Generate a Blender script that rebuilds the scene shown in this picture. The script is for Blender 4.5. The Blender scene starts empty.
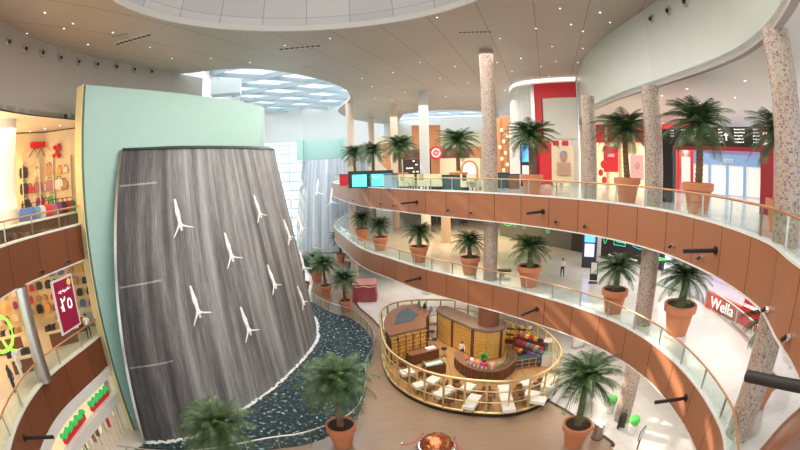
import bpy, math, random
from mathutils import Vector, Matrix
C = bpy.context.scene.collection
S = bpy.context.scene
PI = math.pi
random.seed(7)
# ---------------------------------------------------------------- camera (a fisheye lens, 17.7 m above the ground floor)
ZC = 17.7; CF = 415.0; CP = math.radians(8.0); CR = math.radians(1.5)
cam = bpy.data.objects.new('camera', bpy.data.cameras.new('camera')); C.objects.link(cam); S.camera = cam
cam.data.type = 'PANO'
cam.data.panorama_type = 'FISHEYE_EQUISOLID'
cam.data.fisheye_lens = CF / 800.0 * 36.0
cam.data.fisheye_fov = math.radians(180)
cam.data.sensor_width = 36.0
cam.data.sensor_fit = 'HORIZONTAL'
cam.data.clip_start = 0.05; cam.data.clip_end = 500
cam.matrix_world = Matrix.Translation((0, 0, ZC)) @ Matrix.Rotation(PI/2 - CP, 4, 'X') @ Matrix.Rotation(-CR, 4, 'Z')
# ---------------------------------------------------------------- world, sun, exposure
S.view_settings.view_transform = 'Standard'; S.view_settings.look = 'None'
S.view_settings.gamma = 1; S.view_settings.use_curve_mapping = False
S.view_settings.exposure = 0.5
S.cycles.use_denoising = True
S.cycles.max_bounces = 7; S.cycles.diffuse_bounces = 4; S.cycles.glossy_bounces = 3
S.cycles.transparent_max_bounces = 12; S.cycles.caustics_reflective = False; S.cycles.caustics_refractive = False
S.cycles.sample_clamp_indirect = 4.0
w = bpy.data.worlds.new('sky'); S.world = w; w.use_nodes = True
w.node_tree.nodes['Background'].inputs[0].default_value = (0.86, 0.94, 1.0, 1)
w.node_tree.nodes['Background'].inputs[1].default_value = 1.5
sd = bpy.data.lights.new('sun', 'SUN'); sd.energy = 7.0; sd.angle = 0.01; sd.color = (1, 0.9, 0.74)
sun = bpy.data.objects.new('sun', sd); C.objects.link(sun)
sun.rotation_euler = Vector((0.62, -0.62, -0.48)).to_track_quat('-Z', 'Y').to_euler()
def area(name, loc, size, power, color=(1, 1, 1), aim=(0, 0, -1), sy=None):
    d = bpy.data.lights.new(name, 'AREA'); d.energy = power; d.color = color; d.size = size
    if sy: d.shape = 'RECTANGLE'; d.size_y = sy
    o = bpy.data.objects.new(name, d); C.objects.link(o); o.location = loc
    o.rotation_euler = Vector(aim).to_track_quat('-Z', 'Y').to_euler(); return o
WARM = (1, 0.60, 0.25)
area('shop_light_fill', (-26, 12, 22.3), 8, 1500, WARM, sy=14)
area('shop_light_fill', (-27.5, 11, 12.8), 7, 800, WARM, sy=14)
area('shop_light_fill', (-26.5, 14, 5.0), 5, 220, (1, .85, .65), sy=12)
area('shop_light_fill', (-27, 14, 17.0), 6, 500, WARM, (0, 0, 1), sy=12)  # added uplight that brightens the dark shop ceiling
area('gallery_fill', (24, 24, 22.6), 14, 1500, (1, .9, .82), sy=26)  # broad fill added under the soffits in place of small downlights
area('gallery_fill', (24, 26, 12.8), 14, 2000, (1, .93, .85), sy=30)
area('gallery_fill', (8, 54, 12.8), 16, 1500, (1, .72, .42), sy=14)
area('gallery_fill', (16, 26, 5.2), 8, 700, (1, .9, .8), sy=20)
area('gallery_fill', (4, 56, 5.2), 14, 700, (1, .9, .8), sy=10)
area('hall_fill', (-1, 30, 27.6), 22, 5200, (1, .95, .88), sy=30)  # large fill lamps added below the hall ceiling
area('hall_fill', (2, 4, 27.6), 20, 1500, (1, .95, .88), sy=16)
area('skylight_fill', (-14, 72, 32.5), 30, 6500, (.88, .96, 1), sy=44)  # added lamp boosting the daylight under the skylight roof
area('cafe_light', (8, 60, 26), 24, 3000, (1, .9, .78), sy=20)
# ---------------------------------------------------------------- pixel -> place helpers (the photo is 800x450)
def ray(u, v):
    x = u - 400; y = v - 225; c, s = math.cos(CR), math.sin(CR)
    x, y = c*x - s*y, -(s*x + c*y)
    r = math.hypot(x, y) or 1e-9; a = 2*math.asin(r/2/CF); k = math.sin(a)/r
    X, Y, Z = x*k, y*k, math.cos(a)
    return Vector((X, Y*math.sin(CP) + Z*math.cos(CP), Y*math.cos(CP) - Z*math.sin(CP)))
def at(u, v, z):                       # where the ray of a photo point meets the height z
    d = ray(u, v); t = (z - ZC)/d.z; return Vector((d.x*t, d.y*t, z))
def far(u, v, dist):                   # the point on that ray at a horizontal distance
    d = ray(u, v); t = dist/math.hypot(d.x, d.y); return Vector((d.x*t, d.y*t, ZC + d.z*t))
def spline(P, n=8):
    P = [Vector(p) for p in P]; out = []
    for i in range(len(P)-1):
        a = P[max(i-1, 0)]; b = P[i]; c = P[i+1]; d = P[min(i+2, len(P)-1)]
        for k in range(n):
            t = k/n
            out.append(0.5*((2*b) + (c-a)*t + (2*a-5*b+4*c-d)*t*t + (3*b-a-3*c+d)*t**3))
    out.append(P[-1]); return out
def cspline(P, n=8):
    P = [Vector(p) for p in P]; m = len(P); out = []
    for i in range(m):
        a, b, c, d = P[i-1], P[i], P[(i+1) % m], P[(i+2) % m]
        for k in range(n):
            t = k/n
            out.append(0.5*((2*b) + (c-a)*t + (2*a-5*b+4*c-d)*t*t + (3*b-a-3*c+d)*t**3))
    return out
def arclen(path):
    s = [0]
    for a, b in zip(path, path[1:]): s.append(s[-1] + (b-a).length)
    return s
def along(path, d):                    # point and direction at arc length d
    for a, b in zip(path, path[1:]):
        L = (b-a).length
        if d <= L or b is path[-1]:
            t = d/max(L, 1e-9); return a + (b-a)*t, (b-a).normalized()
        d -= L
def offset(path, o):                   # shift a 2D path sideways (positive: to the right of its direction)
    out = []
    for i, p in enumerate(path):
        t = (path[min(i+1, len(path)-1)] - path[max(i-1, 0)]).normalized()
        out.append(Vector((p[0] + t[1]*o, p[1] - t[0]*o)))
    return out
# ---------------------------------------------------------------- mesh builder
class MB:
    def __init__(s): s.v = []; s.f = []; s.uv = {}; s.mi = {}; s.m = 0
    def face(s, idx, uv=None):
        if s.m: s.mi[len(s.f)] = s.m
        if uv: s.uv[len(s.f)] = uv
        s.f.append(tuple(idx)); return s
    def quad(s, a, b, c, d, uv=None):
        n = len(s.v); s.v += [tuple(a), tuple(b), tuple(c), tuple(d)]; return s.face((n, n+1, n+2, n+3), uv)
    def box(s, c, d, rz=0, M=None):
        n = len(s.v); R = Matrix.Rotation(rz, 3, 'Z') if M is None else M
        for i in (-1, 1):
            for j in (-1, 1):
                for k in (-1, 1):
                    s.v.append(tuple(Vector(c) + R @ Vector((i*d[0]/2, j*d[1]/2, k*d[2]/2))))
        for q in ((0,1,3,2),(4,6,7,5),(0,4,5,1),(2,3,7,6),(0,2,6,4),(1,5,7,3)): s.face([n+i for i in q])
        return s
    def rings(s, R, cap=True, closed=True, uvs=None):    # R: list of rings of equal length
        n = len(s.v); k = len(R[0])
        for r in R: s.v += [tuple(p) for p in r]
        for i in range(len(R)-1):
            for j in range(k if closed else k-1):
                j2 = (j+1) % k
                uv = None
                if uvs: uv = [uvs(i, j), uvs(i, j+1), uvs(i+1, j+1), uvs(i+1, j)]
                s.face((n+i*k+j, n+i*k+j2, n+(i+1)*k+j2, n+(i+1)*k+j), uv)
        if cap and closed:
            s.face([n+j for j in range(k)][::-1]); s.face([n+(len(R)-1)*k+j for j in range(k)])
        return s
    def lathe(s, prof, c=(0, 0, 0), n=24, cap=True):
        R = [[(c[0]+r*math.cos(2*PI*j/n), c[1]+r*math.sin(2*PI*j/n), c[2]+z) for j in range(n)] for r, z in prof]
        return s.rings(R, cap, True, lambda i, j: (2*PI*j/n*prof[0][0], prof[i][1]))
    def tube(s, path, r, n=8, cap=True):
        path = [Vector(p) for p in path]; R = []
        rr = r if isinstance(r, (list, tuple)) else [r]*len(path)
        for i, p in enumerate(path):
            t = (path[min(i+1, len(path)-1)] - path[max(i-1, 0)]).normalized()
            a = t.cross(Vector((0, 0, 1)))
            if a.length < 1e-3: a = t.cross(Vector((1, 0, 0)))
            a.normalize(); b = t.cross(a)
            R.append([p + (a*math.cos(2*PI*j/n) + b*math.sin(2*PI*j/n))*rr[i] for j in range(n)])
        return s.rings(R, cap)
    def prism(s, poly, z0, z1):
        n = len(s.v); k = len(poly)
        s.v += [(p[0], p[1], z0) for p in poly] + [(p[0], p[1], z1) for p in poly]
        s.face([n+i for i in range(k)][::-1]); s.face([n+k+i for i in range(k)])
        for i in range(k): s.face((n+i, n+(i+1) % k, n+k+(i+1) % k, n+k+i))
        return s
    def wall(s, path, z0, z1, th=0.2, rows=1):           # a wall along a 2D path, thickened to the right of its direction
        L = arclen(path); q = offset(path, th); k = len(path)
        zz = [z0 + (z1-z0)*i/rows for i in range(rows+1)]
        for i in range(k-1):
            for a, b in zip(zz, zz[1:]):
                s.quad((*path[i][:2], a), (*path[i+1][:2], a), (*path[i+1][:2], b), (*path[i][:2], b), [(L[i], a), (L[i+1], a), (L[i+1], b), (L[i], b)])
            if th:
                s.quad((*q[i+1], z0), (*q[i], z0), (*q[i], z1), (*q[i+1], z1), [(L[i+1], z0), (L[i], z0), (L[i], z1), (L[i+1], z1)])
                s.quad((*path[i][:2], z1), (*path[i+1][:2], z1), (*q[i+1], z1), (*q[i], z1))
                s.quad((*path[i+1][:2], z0), (*path[i][:2], z0), (*q[i], z0), (*q[i+1], z0))
        if th:
            for i in (0, k-1): s.quad((*path[i][:2], z0), (*q[i], z0), (*q[i], z1), (*path[i][:2], z1))
        return s
    def slab(s, inner, outer, z0, z1):                   # a floor between two 2D paths of the same count
        for i in range(len(inner)-1):
            a, b, c, d = inner[i], inner[i+1], outer[i+1], outer[i]
            s.quad((*a[:2], z1), (*b[:2], z1), (*c[:2], z1), (*d[:2], z1)); s.quad((*d[:2], z0), (*c[:2], z0), (*b[:2], z0), (*a[:2], z0))
            s.quad((*c[:2], z0), (*d[:2], z0), (*d[:2], z1), (*c[:2], z1)); s.quad((*a[:2], z0), (*b[:2], z0), (*b[:2], z1), (*a[:2], z1))
        for i in (0, -1): s.quad((*inner[i][:2], z0), (*outer[i][:2], z0), (*outer[i][:2], z1), (*inner[i][:2], z1))
        return s
    def ball(s, c, r, n=12, m=8, sc=(1, 1, 1)):
        R = []
        for i in range(m+1):
            a = -PI/2 + PI*i/m; rr = max(math.cos(a), 1e-3)*r
            R.append([(c[0]+rr*math.cos(2*PI*j/n)*sc[0], c[1]+rr*math.sin(2*PI*j/n)*sc[1], c[2]+r*math.sin(a)*sc[2]) for j in range(n)])
        return s.rings(R)
    def build(s, name, mat, parent=None, smooth=None, kind=None, label=None):
        me = bpy.data.meshes.new(name); off = Vector((0, 0, 0)); p = parent
        while p is not None: off += p.location; p = p.parent
        me.from_pydata([(x-off.x, y-off.y, z-off.z) for x, y, z in s.v], [], s.f)
        if s.uv:
            uvl = me.uv_layers.new(name='UVMap').data
            for fi, uv in s.uv.items():
                for li, c in zip(me.polygons[fi].loop_indices, uv): uvl[li].uv = c
        for m in (mat if isinstance(mat, (list, tuple)) else [mat]): me.materials.append(m)
        for fi, m in s.mi.items(): me.polygons[fi].material_index = m
        if smooth is not None:
            me.polygons.foreach_set('use_smooth', [True]*len(me.polygons)); me.set_sharp_from_angle(angle=math.radians(smooth))
        me.update()
        o = bpy.data.objects.new(name, me); C.objects.link(o); o.parent = parent
        if kind: o['kind'] = kind
        if label: o['label'] = label
        return o
def tag(o, label, cat, group=None, kind=None):
    if label: o['label'] = label
    if cat: o['category'] = cat
    if group: o['group'] = group
    if kind: o['kind'] = kind
    return o
def thing(name, label, cat, loc=(0, 0, 0), group=None):
    o = bpy.data.objects.new(name, None); C.objects.link(o); o.location = loc; o.empty_display_size = 0.2
    return tag(o, label, cat, group)
def dup(src, loc=None, rz=0, label=None, sc=1, group=None, mats=None):
    def cp(o, par):
        c = o.copy(); C.objects.link(c); c.parent = par
        for ch in o.children: cp(ch, c)
        return c
    c = cp(src, None)
    if loc is not None: c.location = loc
    c.rotation_euler = (0, 0, rz); c.scale = (sc, sc, sc)
    if label: c['label'] = label
    if group: c['group'] = group
    return c
def place(first, used, loc, rz, label, sc=1, group=None):
    if not used:
        if group: first['group'] = group
        used.append(1); first.location = loc; first.rotation_euler = (0, 0, rz); first.scale = (sc,)*3; first['label'] = label; return first
    return dup(first, loc, rz, label, sc, group)
# ---------------------------------------------------------------- materials
def node_mat(name):
    m = bpy.data.materials.new(name); m.use_nodes = True; nt = m.node_tree
    return m, nt, nt.nodes['Principled BSDF']
def mat(name, col, rough=0.6, metal=0, emit=0, noise=0.08, scale=6, spec=0.4, ecol=None):
    m, nt, b = node_mat(name)
    n = nt.nodes.new('ShaderNodeTexNoise'); n.inputs['Scale'].default_value = scale; n.inputs['Detail'].default_value = 3
    tc = nt.nodes.new('ShaderNodeTexCoord'); nt.links.new(tc.outputs['Object'], n.inputs['Vector'])
    mx = nt.nodes.new('ShaderNodeMix'); mx.data_type = 'RGBA'
    nt.links.new(n.outputs['Fac'], mx.inputs['Factor'])
    mx.inputs['A'].default_value = (*[c*(1-noise) for c in col], 1); mx.inputs['B'].default_value = (*[min(1, c*(1+noise)) for c in col], 1)
    nt.links.new(mx.outputs['Result'], b.inputs['Base Color'])
    b.inputs['Roughness'].default_value = rough; b.inputs['Metallic'].default_value = metal
    b.inputs['Specular IOR Level'].default_value = spec
    if emit:
        b.inputs['Emission Color'].default_value = (*(ecol or col), 1); b.inputs['Emission Strength'].default_value = emit
    return m
class G:                                                 # short hand for node graphs
    def __init__(s, nt): s.nt = nt
    def n(s, t, **kw):
        x = s.nt.nodes.new('ShaderNode'+t)
        for k, v in kw.items(): setattr(x, k, v)
        return x
    def l(s, a, b): s.nt.links.new(a, b)
    def math(s, op, a, b=None):
        x = s.n('Math', operation=op)
        for i, q in enumerate((a, b)):
            if q is None: continue
            if isinstance(q, (int, float)): x.inputs[i].default_value = q
            else: s.l(q, x.inputs[i])
        return x.outputs[0]
    def uv(s, src='UV'):
        t = s.n('TexCoord'); return t.outputs[src]
    def sep(s, v):
        x = s.n('SeparateXYZ'); s.l(v, x.inputs[0]); return x.outputs
    def scale(s, v, sc):
        x = s.n('Mapping'); s.l(v, x.inputs['Vector']); x.inputs['Scale'].default_value = sc; return x.outputs[0]
    def noise(s, v, sc, det=3, rough=.5):
        x = s.n('TexNoise'); s.l(v, x.inputs['Vector']); x.inputs['Scale'].default_value = sc; x.inputs['Detail'].default_value = det; x.inputs['Roughness'].default_value = rough; return x.outputs['Fac']
    def ramp(s, f, stops):
        x = s.n('ValToRGB'); s.l(f, x.inputs[0]); e = x.color_ramp.elements
        while len(e) < len(stops): e.new(0.5)
        for q, (p, c) in zip(e, stops): q.position = p; q.color = (*c, 1)
        return x.outputs[0]
    def mix(s, f, a, b, mode='MIX'):
        x = s.n('Mix', data_type='RGBA', blend_type=mode)
        for k, q in (('Factor', f), ('A', a), ('B', b)):
            i = x.inputs[k] if k == 'Factor' else x.inputs[k]
            if isinstance(q, (int, float)): i.default_value = q
            elif isinstance(q, tuple): i.default_value = (*q, 1)
            else: s.l(q, i)
        return x.outputs['Result']
    def bump(s, h, b, st, dist=.05):
        x = s.n('Bump'); s.l(h, x.inputs['Height']); x.inputs['Strength'].default_value = st; x.inputs['Distance'].default_value = dist; s.l(x.outputs[0], b.inputs['Normal'])
def wood_panels(name, c1, c2, pw):
    m, nt, b = node_mat(name); g = G(nt); uv = g.uv(); x = g.sep(uv)
    q = g.math('DIVIDE', x[0], pw); fr = g.math('FRACT', q); fl = g.math('FLOOR', q)
    wn = g.n('TexWhiteNoise', noise_dimensions='1D'); g.l(fl, wn.inputs['W'])
    grain = g.noise(g.scale(uv, (9, .7, 1)), 2.0, 4)
    base = g.mix(grain, c1, c2)
    base = g.mix(g.math('MULTIPLY', wn.outputs['Value'], .3), base, tuple(c*.55 for c in c1))
    seam = g.math('LESS_THAN', fr, .05/pw)
    g.l(g.mix(seam, base, (.02, .01, .008)), b.inputs['Base Color'])
    b.inputs['Roughness'].default_value = .38
    return m
def tiles(name, col, grout, sx, sy, rough=.2, src='Object', w=.012, var=.06, spec=.5):
    m, nt, b = node_mat(name); g = G(nt); v = g.uv(src); x = g.sep(v)
    a = g.math('DIVIDE', x[0], sx); c = g.math('DIVIDE', x[1], sy)
    fa = g.math('LESS_THAN', g.math('FRACT', a), w); fc = g.math('LESS_THAN', g.math('FRACT', c), w)
    s_ = g.math('MAXIMUM', fa, fc)
    cm = g.n('CombineXYZ'); g.l(g.math('FLOOR', a), cm.inputs[0]); g.l(g.math('FLOOR', c), cm.inputs[1])
    wn = g.n('TexWhiteNoise', noise_dimensions='3D'); g.l(cm.outputs[0], wn.inputs['Vector'])
    base = g.mix(wn.outputs['Value'], tuple(q*(1-var) for q in col), tuple(min(1, q*(1+var)) for q in col))
    base = g.mix(g.math('MULTIPLY', g.noise(v, .6, 4), .25), base, tuple(q*.75 for q in col))
    g.l(g.mix(s_, base, grout), b.inputs['Base Color']); b.inputs['Roughness'].default_value = rough
    b.inputs['Specular IOR Level'].default_value = spec
    return m
def glass_mat(name, tint, refl=.1, rough=.02):
    m, nt, b = node_mat(name); nt.nodes.remove(b); g = G(nt)
    t = g.n('BsdfTransparent'); t.inputs[0].default_value = (*tint, 1)
    gl = g.n('BsdfGlossy'); gl.inputs['Color'].default_value = (.9, 1, .97, 1); gl.inputs['Roughness'].default_value = rough
    fr = g.n('LayerWeight'); fr.inputs['Blend'].default_value = .5; fq = g.math('MULTIPLY', g.math('POWER', fr.outputs['Facing'], 5.0), .5)
    mx = g.n('MixShader'); g.l(g.math('ADD', fq, refl*.6), mx.inputs[0]); g.l(t.outputs[0], mx.inputs[1]); g.l(gl.outputs[0], mx.inputs[2])
    g.l(mx.outputs[0], nt.nodes['Material Output'].inputs['Surface']); return m
M = {}
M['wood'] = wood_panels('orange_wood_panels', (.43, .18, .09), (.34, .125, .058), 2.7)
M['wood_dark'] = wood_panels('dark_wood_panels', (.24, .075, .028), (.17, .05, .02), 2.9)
M['white'] = mat('white_paint', (.78, .77, .74), .5, noise=.03)
M['soffit'] = mat('soffit_paint', (.8, .76, .72), .5, noise=.03)
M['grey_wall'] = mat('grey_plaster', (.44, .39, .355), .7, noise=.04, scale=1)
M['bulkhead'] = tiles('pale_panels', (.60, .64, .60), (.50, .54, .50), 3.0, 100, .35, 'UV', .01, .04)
M['mint'] = mat('mint_paint', (.40, .60, .54), .35, noise=.05, scale=1.2)
M['lit_edge'] = mat('yellow_lit_edge', (.72, .66, .38), .5)  # yellow light on the mint wall's end face, put into its colour
M['steel'] = mat('brushed_steel', (.62, .6, .57), .3, 1)
M['rail'] = mat('copper_handrail', (.62, .33, .17), .35, .6)
M['chrome'] = mat('chrome', (.8, .8, .8), .12, 1)
M['black'] = mat('black_metal', (.025, .022, .02), .45)
M['dark'] = mat('dark_brown', (.06, .035, .025), .5)
M['gold'] = mat('polished_brass', (.80, .60, .28), .3, .7)
M['gold2'] = mat('amber_brass', (.8, .5, .12), .4, .3)
M['terra'] = mat('terracotta', (.58, .22, .11), .75, noise=.1, scale=3)
M['soil'] = mat('potting_soil', (.04, .03, .02), .95, noise=.4, scale=20)
M['floor_white'] = tiles('polished_pale_tiles', (.72, .69, .66), (.52, .49, .46), 1.6, 1.6, .12)
M['floor_up'] = tiles('polished_cream_tiles', (.66, .64, .60), (.50, .48, .45), 1.5, 1.5, .15)
M['glass'] = glass_mat('clear_green_glass', (.86, .96, .93), .13)
M['foam'] = mat('white_foam', (.85, .9, .9), .8, noise=.2, scale=8)
M['black_plastic'] = mat('black_plastic', (.03, .03, .035), .4)
M['red'] = mat('red_paint', (.72, .03, .04), .4)
M['copper'] = mat('copper_panel', (.62, .28, .13), .4, .3)
M['lamp'] = mat('lamp_glow', (1, .93, .8), .5, emit=2.2)
M['teal_glow'] = mat('teal_screen', (.1, .7, .75), .3, emit=1.0)
M['blue_glow'] = mat('blue_screen', (.1, .35, .95), .3, emit=1.2)
M['cloth_white'] = mat('white_cloth', (.85, .84, .8), .8)
M['chair_brown'] = mat('brown_leather', (.22, .10, .05), .55)
M['chair_cream'] = mat('cream_upholstery', (.68, .62, .42), .8)
def _mosaic():
    m, nt, b = node_mat('mosaic_tiles'); g = G(nt); v = g.uv('UV')
    vo = g.n('TexVoronoi', distance='CHEBYCHEV'); g.l(v, vo.inputs['Vector']); vo.inputs['Scale'].default_value = 11; vo.inputs['Randomness'].default_value = .35
    sc = g.sep(vo.outputs['Color'])
    c = g.ramp(sc[0], [(0, (.10, .06, .16)), (.2, (.42, .22, .12)), (.45, (.36, .26, .20)), (.7, (.44, .37, .29))])
    e = g.math('GREATER_THAN', vo.outputs['Distance'], .42)
    g.l(g.mix(e, c, (.46, .385, .33)), b.inputs['Base Color']); b.inputs['Roughness'].default_value = .35; return m
M['mosaic'] = _mosaic()
def _brownfloor():
    m, nt, b = node_mat('brown_stone_floor'); g = G(nt); v = g.uv('Object')
    n1 = g.noise(g.scale(v, (.35, 2.4, 1)), 1.2, 5); n2 = g.noise(v, .25, 2)
    c = g.mix(n1, (.25, .155, .10), (.40, .275, .195)); c = g.mix(n2, c, (.34, .23, .155))
    x = g.sep(v); f = g.math('LESS_THAN', g.math('FRACT', g.math('DIVIDE', x[1], 1.2)), .012)
    g.l(g.mix(f, c, (.26, .18, .13)), b.inputs['Base Color']); b.inputs['Roughness'].default_value = .22; return m
M['floor_brown'] = _brownfloor()
def _ceiling():
    m, nt, b = node_mat('ceiling_tiles'); g = G(nt); v = g.uv('Object')
    r = g.n('Mapping'); g.l(v, r.inputs['Vector']); r.inputs['Rotation'].default_value = (0, 0, .35); x = g.sep(r.outputs[0])
    a = g.math('LESS_THAN', g.math('FRACT', g.math('DIVIDE', x[0], 3.6)), .022); c = g.math('LESS_THAN', g.math('FRACT', g.math('DIVIDE', x[1], 1.8)), .02)
    s_ = g.math('MAXIMUM', a, g.math('MULTIPLY', c, .45))
    base = g.mix(g.noise(v, .15, 2), (.42, .36, .305), (.53, .465, .40))
    g.l(g.mix(g.math('MULTIPLY', s_, .8), base, (.24, .19, .16)), b.inputs['Base Color']); b.inputs['Roughness'].default_value = .45; return m
M['ceiling'] = _ceiling()
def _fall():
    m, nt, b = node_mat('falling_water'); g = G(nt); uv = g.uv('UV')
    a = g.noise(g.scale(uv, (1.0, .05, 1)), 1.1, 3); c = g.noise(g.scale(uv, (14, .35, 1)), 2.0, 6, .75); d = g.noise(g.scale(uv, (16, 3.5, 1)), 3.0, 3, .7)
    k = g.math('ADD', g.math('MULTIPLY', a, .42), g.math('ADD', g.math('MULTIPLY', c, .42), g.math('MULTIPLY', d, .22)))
    x = g.sep(uv)                                         # darker towards the frame
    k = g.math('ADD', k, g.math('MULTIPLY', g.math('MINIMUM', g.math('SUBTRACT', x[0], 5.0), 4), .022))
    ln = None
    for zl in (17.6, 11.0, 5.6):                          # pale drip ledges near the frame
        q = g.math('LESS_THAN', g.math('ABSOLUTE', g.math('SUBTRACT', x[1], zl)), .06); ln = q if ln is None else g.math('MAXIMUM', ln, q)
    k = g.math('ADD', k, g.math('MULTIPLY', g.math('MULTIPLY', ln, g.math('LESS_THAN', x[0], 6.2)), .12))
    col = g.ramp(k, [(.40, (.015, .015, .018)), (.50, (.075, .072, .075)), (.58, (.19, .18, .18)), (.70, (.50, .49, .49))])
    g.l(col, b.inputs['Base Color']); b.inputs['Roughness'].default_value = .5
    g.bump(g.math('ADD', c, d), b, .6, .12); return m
M['fall'] = _fall()
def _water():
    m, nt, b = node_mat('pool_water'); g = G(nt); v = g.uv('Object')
    n1 = g.noise(v, 2.9, 3, .6); g.l(g.ramp(n1, [(.35, (.006, .016, .022)), (.57, (.010, .035, .045)), (.61, (.05, .17, .20)), (.665, (.45, .68, .70))]), b.inputs['Base Color'])  # bright glints on the ripples painted into the water colour by noise
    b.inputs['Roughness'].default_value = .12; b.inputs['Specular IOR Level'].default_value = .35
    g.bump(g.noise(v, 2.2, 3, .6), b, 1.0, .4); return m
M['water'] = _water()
# ================================================================ THE SETTING
Z1, Z2, Z3, ZT = 7.7, 15.4, 22.9, 28.0
FB = 2.25                                                # depth of the wooden fascias
MC = [(-20.05,20.5),(-19.1,23.4),(-17.7,27),(-16.2,31),(-14.6,35.6),(-13.6,39.8),(-14.2,42),(-16,44.5),(-20,47),(-26,48)]
mint = spline(MC, 8)
# ground floor and the floors inlaid in it
MB().prism([(-45,-8),(45,-8),(60,60),(40,125),(-40,125),(-50,60)], -0.5, -0.02).build('floor', M['floor_white'], kind='structure')
P0 = [(-19,17.2),(-14,18.2),(-9,20.9),(-7,21.7),(-5.2,23),(-3.6,25.1),(-3.2,28.8),(-3.4,32.8),(-3,35.7),(-3,38.7),(-4.1,42.8),(-6.3,46.7),(-9.1,48.9),(-12.3,53)]
pool = spline(P0, 6)
seam = spline([at(610,446,0), at(605,439,0), at(550,403,0), (7.5,30,0), (1.5,36.5,0), at(385,333,0), at(370,318,0), (-6.2,52,0), (-7.5,60,0), (-9.5,72,0), (-10,86,0)], 6)
left_b = [Vector((p[0]-.02, p[1])) for p in pool] + [Vector((-13.5,58)), Vector((-15,70)), Vector((-22,88))]
MB().prism([(p[0],p[1]) for p in seam] + [(p[0],p[1]) for p in left_b[::-1]] + [(-19,-8),(12,-8),(15,10)], -0.02, 0.0).build('floor_promenade', M['floor_brown'], kind='structure')
bd = MB(); bd.wall([Vector((p[0],p[1])) for p in seam], -0.02, .012, .28); bd.build('trim_1', M['dark'], kind='structure')
# the falling water sheet, between its top line and its foot in the pool
T_ = [(-18.9,23.7),(-17.6,26.8),(-16.2,30),(-14.8,33.5),(-13.6,37),(-12.8,40.5),(-13.1,42.5),(-14.5,45),(-17.5,47.5)]
B_ = [(-18.3,19.4),(-15.1,21.3),(-12.8,25.5),(-11,30),(-9.8,35.3),(-9.3,39.2),(-9.6,42.3),(-11,47),(-14.5,51)]
Tp, Bp = spline(T_, 10), spline(B_, 10); FT = 20.05
def fall_pt(i, u):                                       # i: index along (float), u: 0 top .. 1 foot
    i0 = int(min(i, len(Tp)-2)); f = i - i0; t = u + .08*math.sin(PI*u)
    a = Tp[i0].lerp(Tp[i0+1], f); b = Bp[i0].lerp(Bp[i0+1], f); p = a.lerp(b, t)
    return Vector((p[0], p[1], FT*(1-u)))
fl = MB(); LB = arclen(Bp)
R = [[fall_pt(i, j/24) for i in range(len(Tp))] for j in range(25)]
fl.rings(R, False, False, lambda i, j: (LB[j]*.9 + 3, FT*(1-i/24)))
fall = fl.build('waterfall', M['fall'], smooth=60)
tag(fall, 'tall grey sheet of falling water flaring out from under the mint wall into the pool', 'waterfall')
fr = MB()
for j in range(24):
    a, b = fall_pt(0, j/24), fall_pt(0, (j+1)/24); o = Vector((-.20, -.08, 0)); o2 = Vector((.12, -.3, 0))
    fr.rings([[a, a+o2, a+o+o2, a+o], [b, b+o2, b+o+o2, b+o]], True)
fr.build('frame', M['steel'], fall, label='brushed steel edge strip')
tp = MB(); tp.rings([[(p[0],p[1],FT), (p[0]+.1,p[1]-.1,FT+.02), (p[0]-.2,p[1]+.1,FT+.25), (p[0]-.4,p[1]+.2,FT)] for p in Tp]); tp.build('spout_edge', M['black'], fall)
fm = MB(); rnd = random.Random(3)
for k in range(len(Bp)-1):
    for q in range(5):
        p = Bp[k].lerp(Bp[k+1], q/5); d = (Bp[k+1]-Bp[k]).normalized(); nrm = Vector((d[1], -d[0]))
        r = .09 + rnd.random()*.10; c = p + nrm*(.05 + rnd.random()*.25); fm.ball((c[0], c[1], .0), r, 6, 4, (1, 1, .5))
fm.build('foam', M['foam'], fall, smooth=80)
# mint wall
mw = MB(); mw.wall(mint, 0, 24.5, -1.0); mw.build('wall_waterfall', M['mint'], kind='structure', smooth=40)
MB().box((-20.5, 20.36, 12.25), (1.02, .06, 24.5), -.42 + .1).build('trim_2', M['lit_edge'], kind='structure')
ck = MB()
for j in range(24):
    a, b = fall_pt(0, j/24), fall_pt(0, (j+1)/24); t = Vector((Tp[0][0], Tp[0][1], 0))
    ck.quad((t.x-.3, t.y-.5, a.z), (a.x-.1, a.y, a.z), (b.x-.1, b.y, b.z), (t.x-.3, t.y-.5, b.z))
ck.build('wall_waterfall_cheek', M['mint'], kind='structure')
# pool
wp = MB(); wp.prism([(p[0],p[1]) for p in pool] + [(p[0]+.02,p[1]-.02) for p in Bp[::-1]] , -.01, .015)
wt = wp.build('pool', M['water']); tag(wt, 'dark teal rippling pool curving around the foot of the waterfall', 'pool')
# balcony rings ------------------------------------------------------------
RR = [(-11.5,90),(-12,80),(-11.5,72),(-9.8,65.4),(-6.4,55),(-4,49.2),(-1.2,44.9),(1.9,40.2),(5.4,36),(9,31.8),(12.1,27.1),(13.9,23),(14.6,19),(14.5,16.3),(14.1,13.7),(13.4,11.2),(12.5,9.0),(11.0,7.0),(9.5,4.8),(7.5,2.6),(6,-2),(6,-7)]
ringR = [Vector((p[0],p[1])) for p in spline(RR, 6)]
outR = [Vector((40+ (p[1]>40)*0, p[1]*1.0)) for p in ringR]
n_ = len(ringR); outR = [Vector((42, 105 - 112*i/(n_-1))) if i > 3 else Vector((-12+54*i/4, 105)) for i in range(n_)]
RL = [(-21.0,21.3),(-20.6,19.2),(-20.3,16.6),(-20.0,14.2),(-19.3,11.8),(-17.9,9.0),(-15.8,6.2),(-13,3.5),(-10,0),(-9,-7)]
ringL = [Vector((p[0],p[1])) for p in spline(RL, 6)]
outL = [Vector((-42, 27 - 34*i/(len(ringL)-1))) for i in range(len(ringL))]
k = 0
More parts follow.
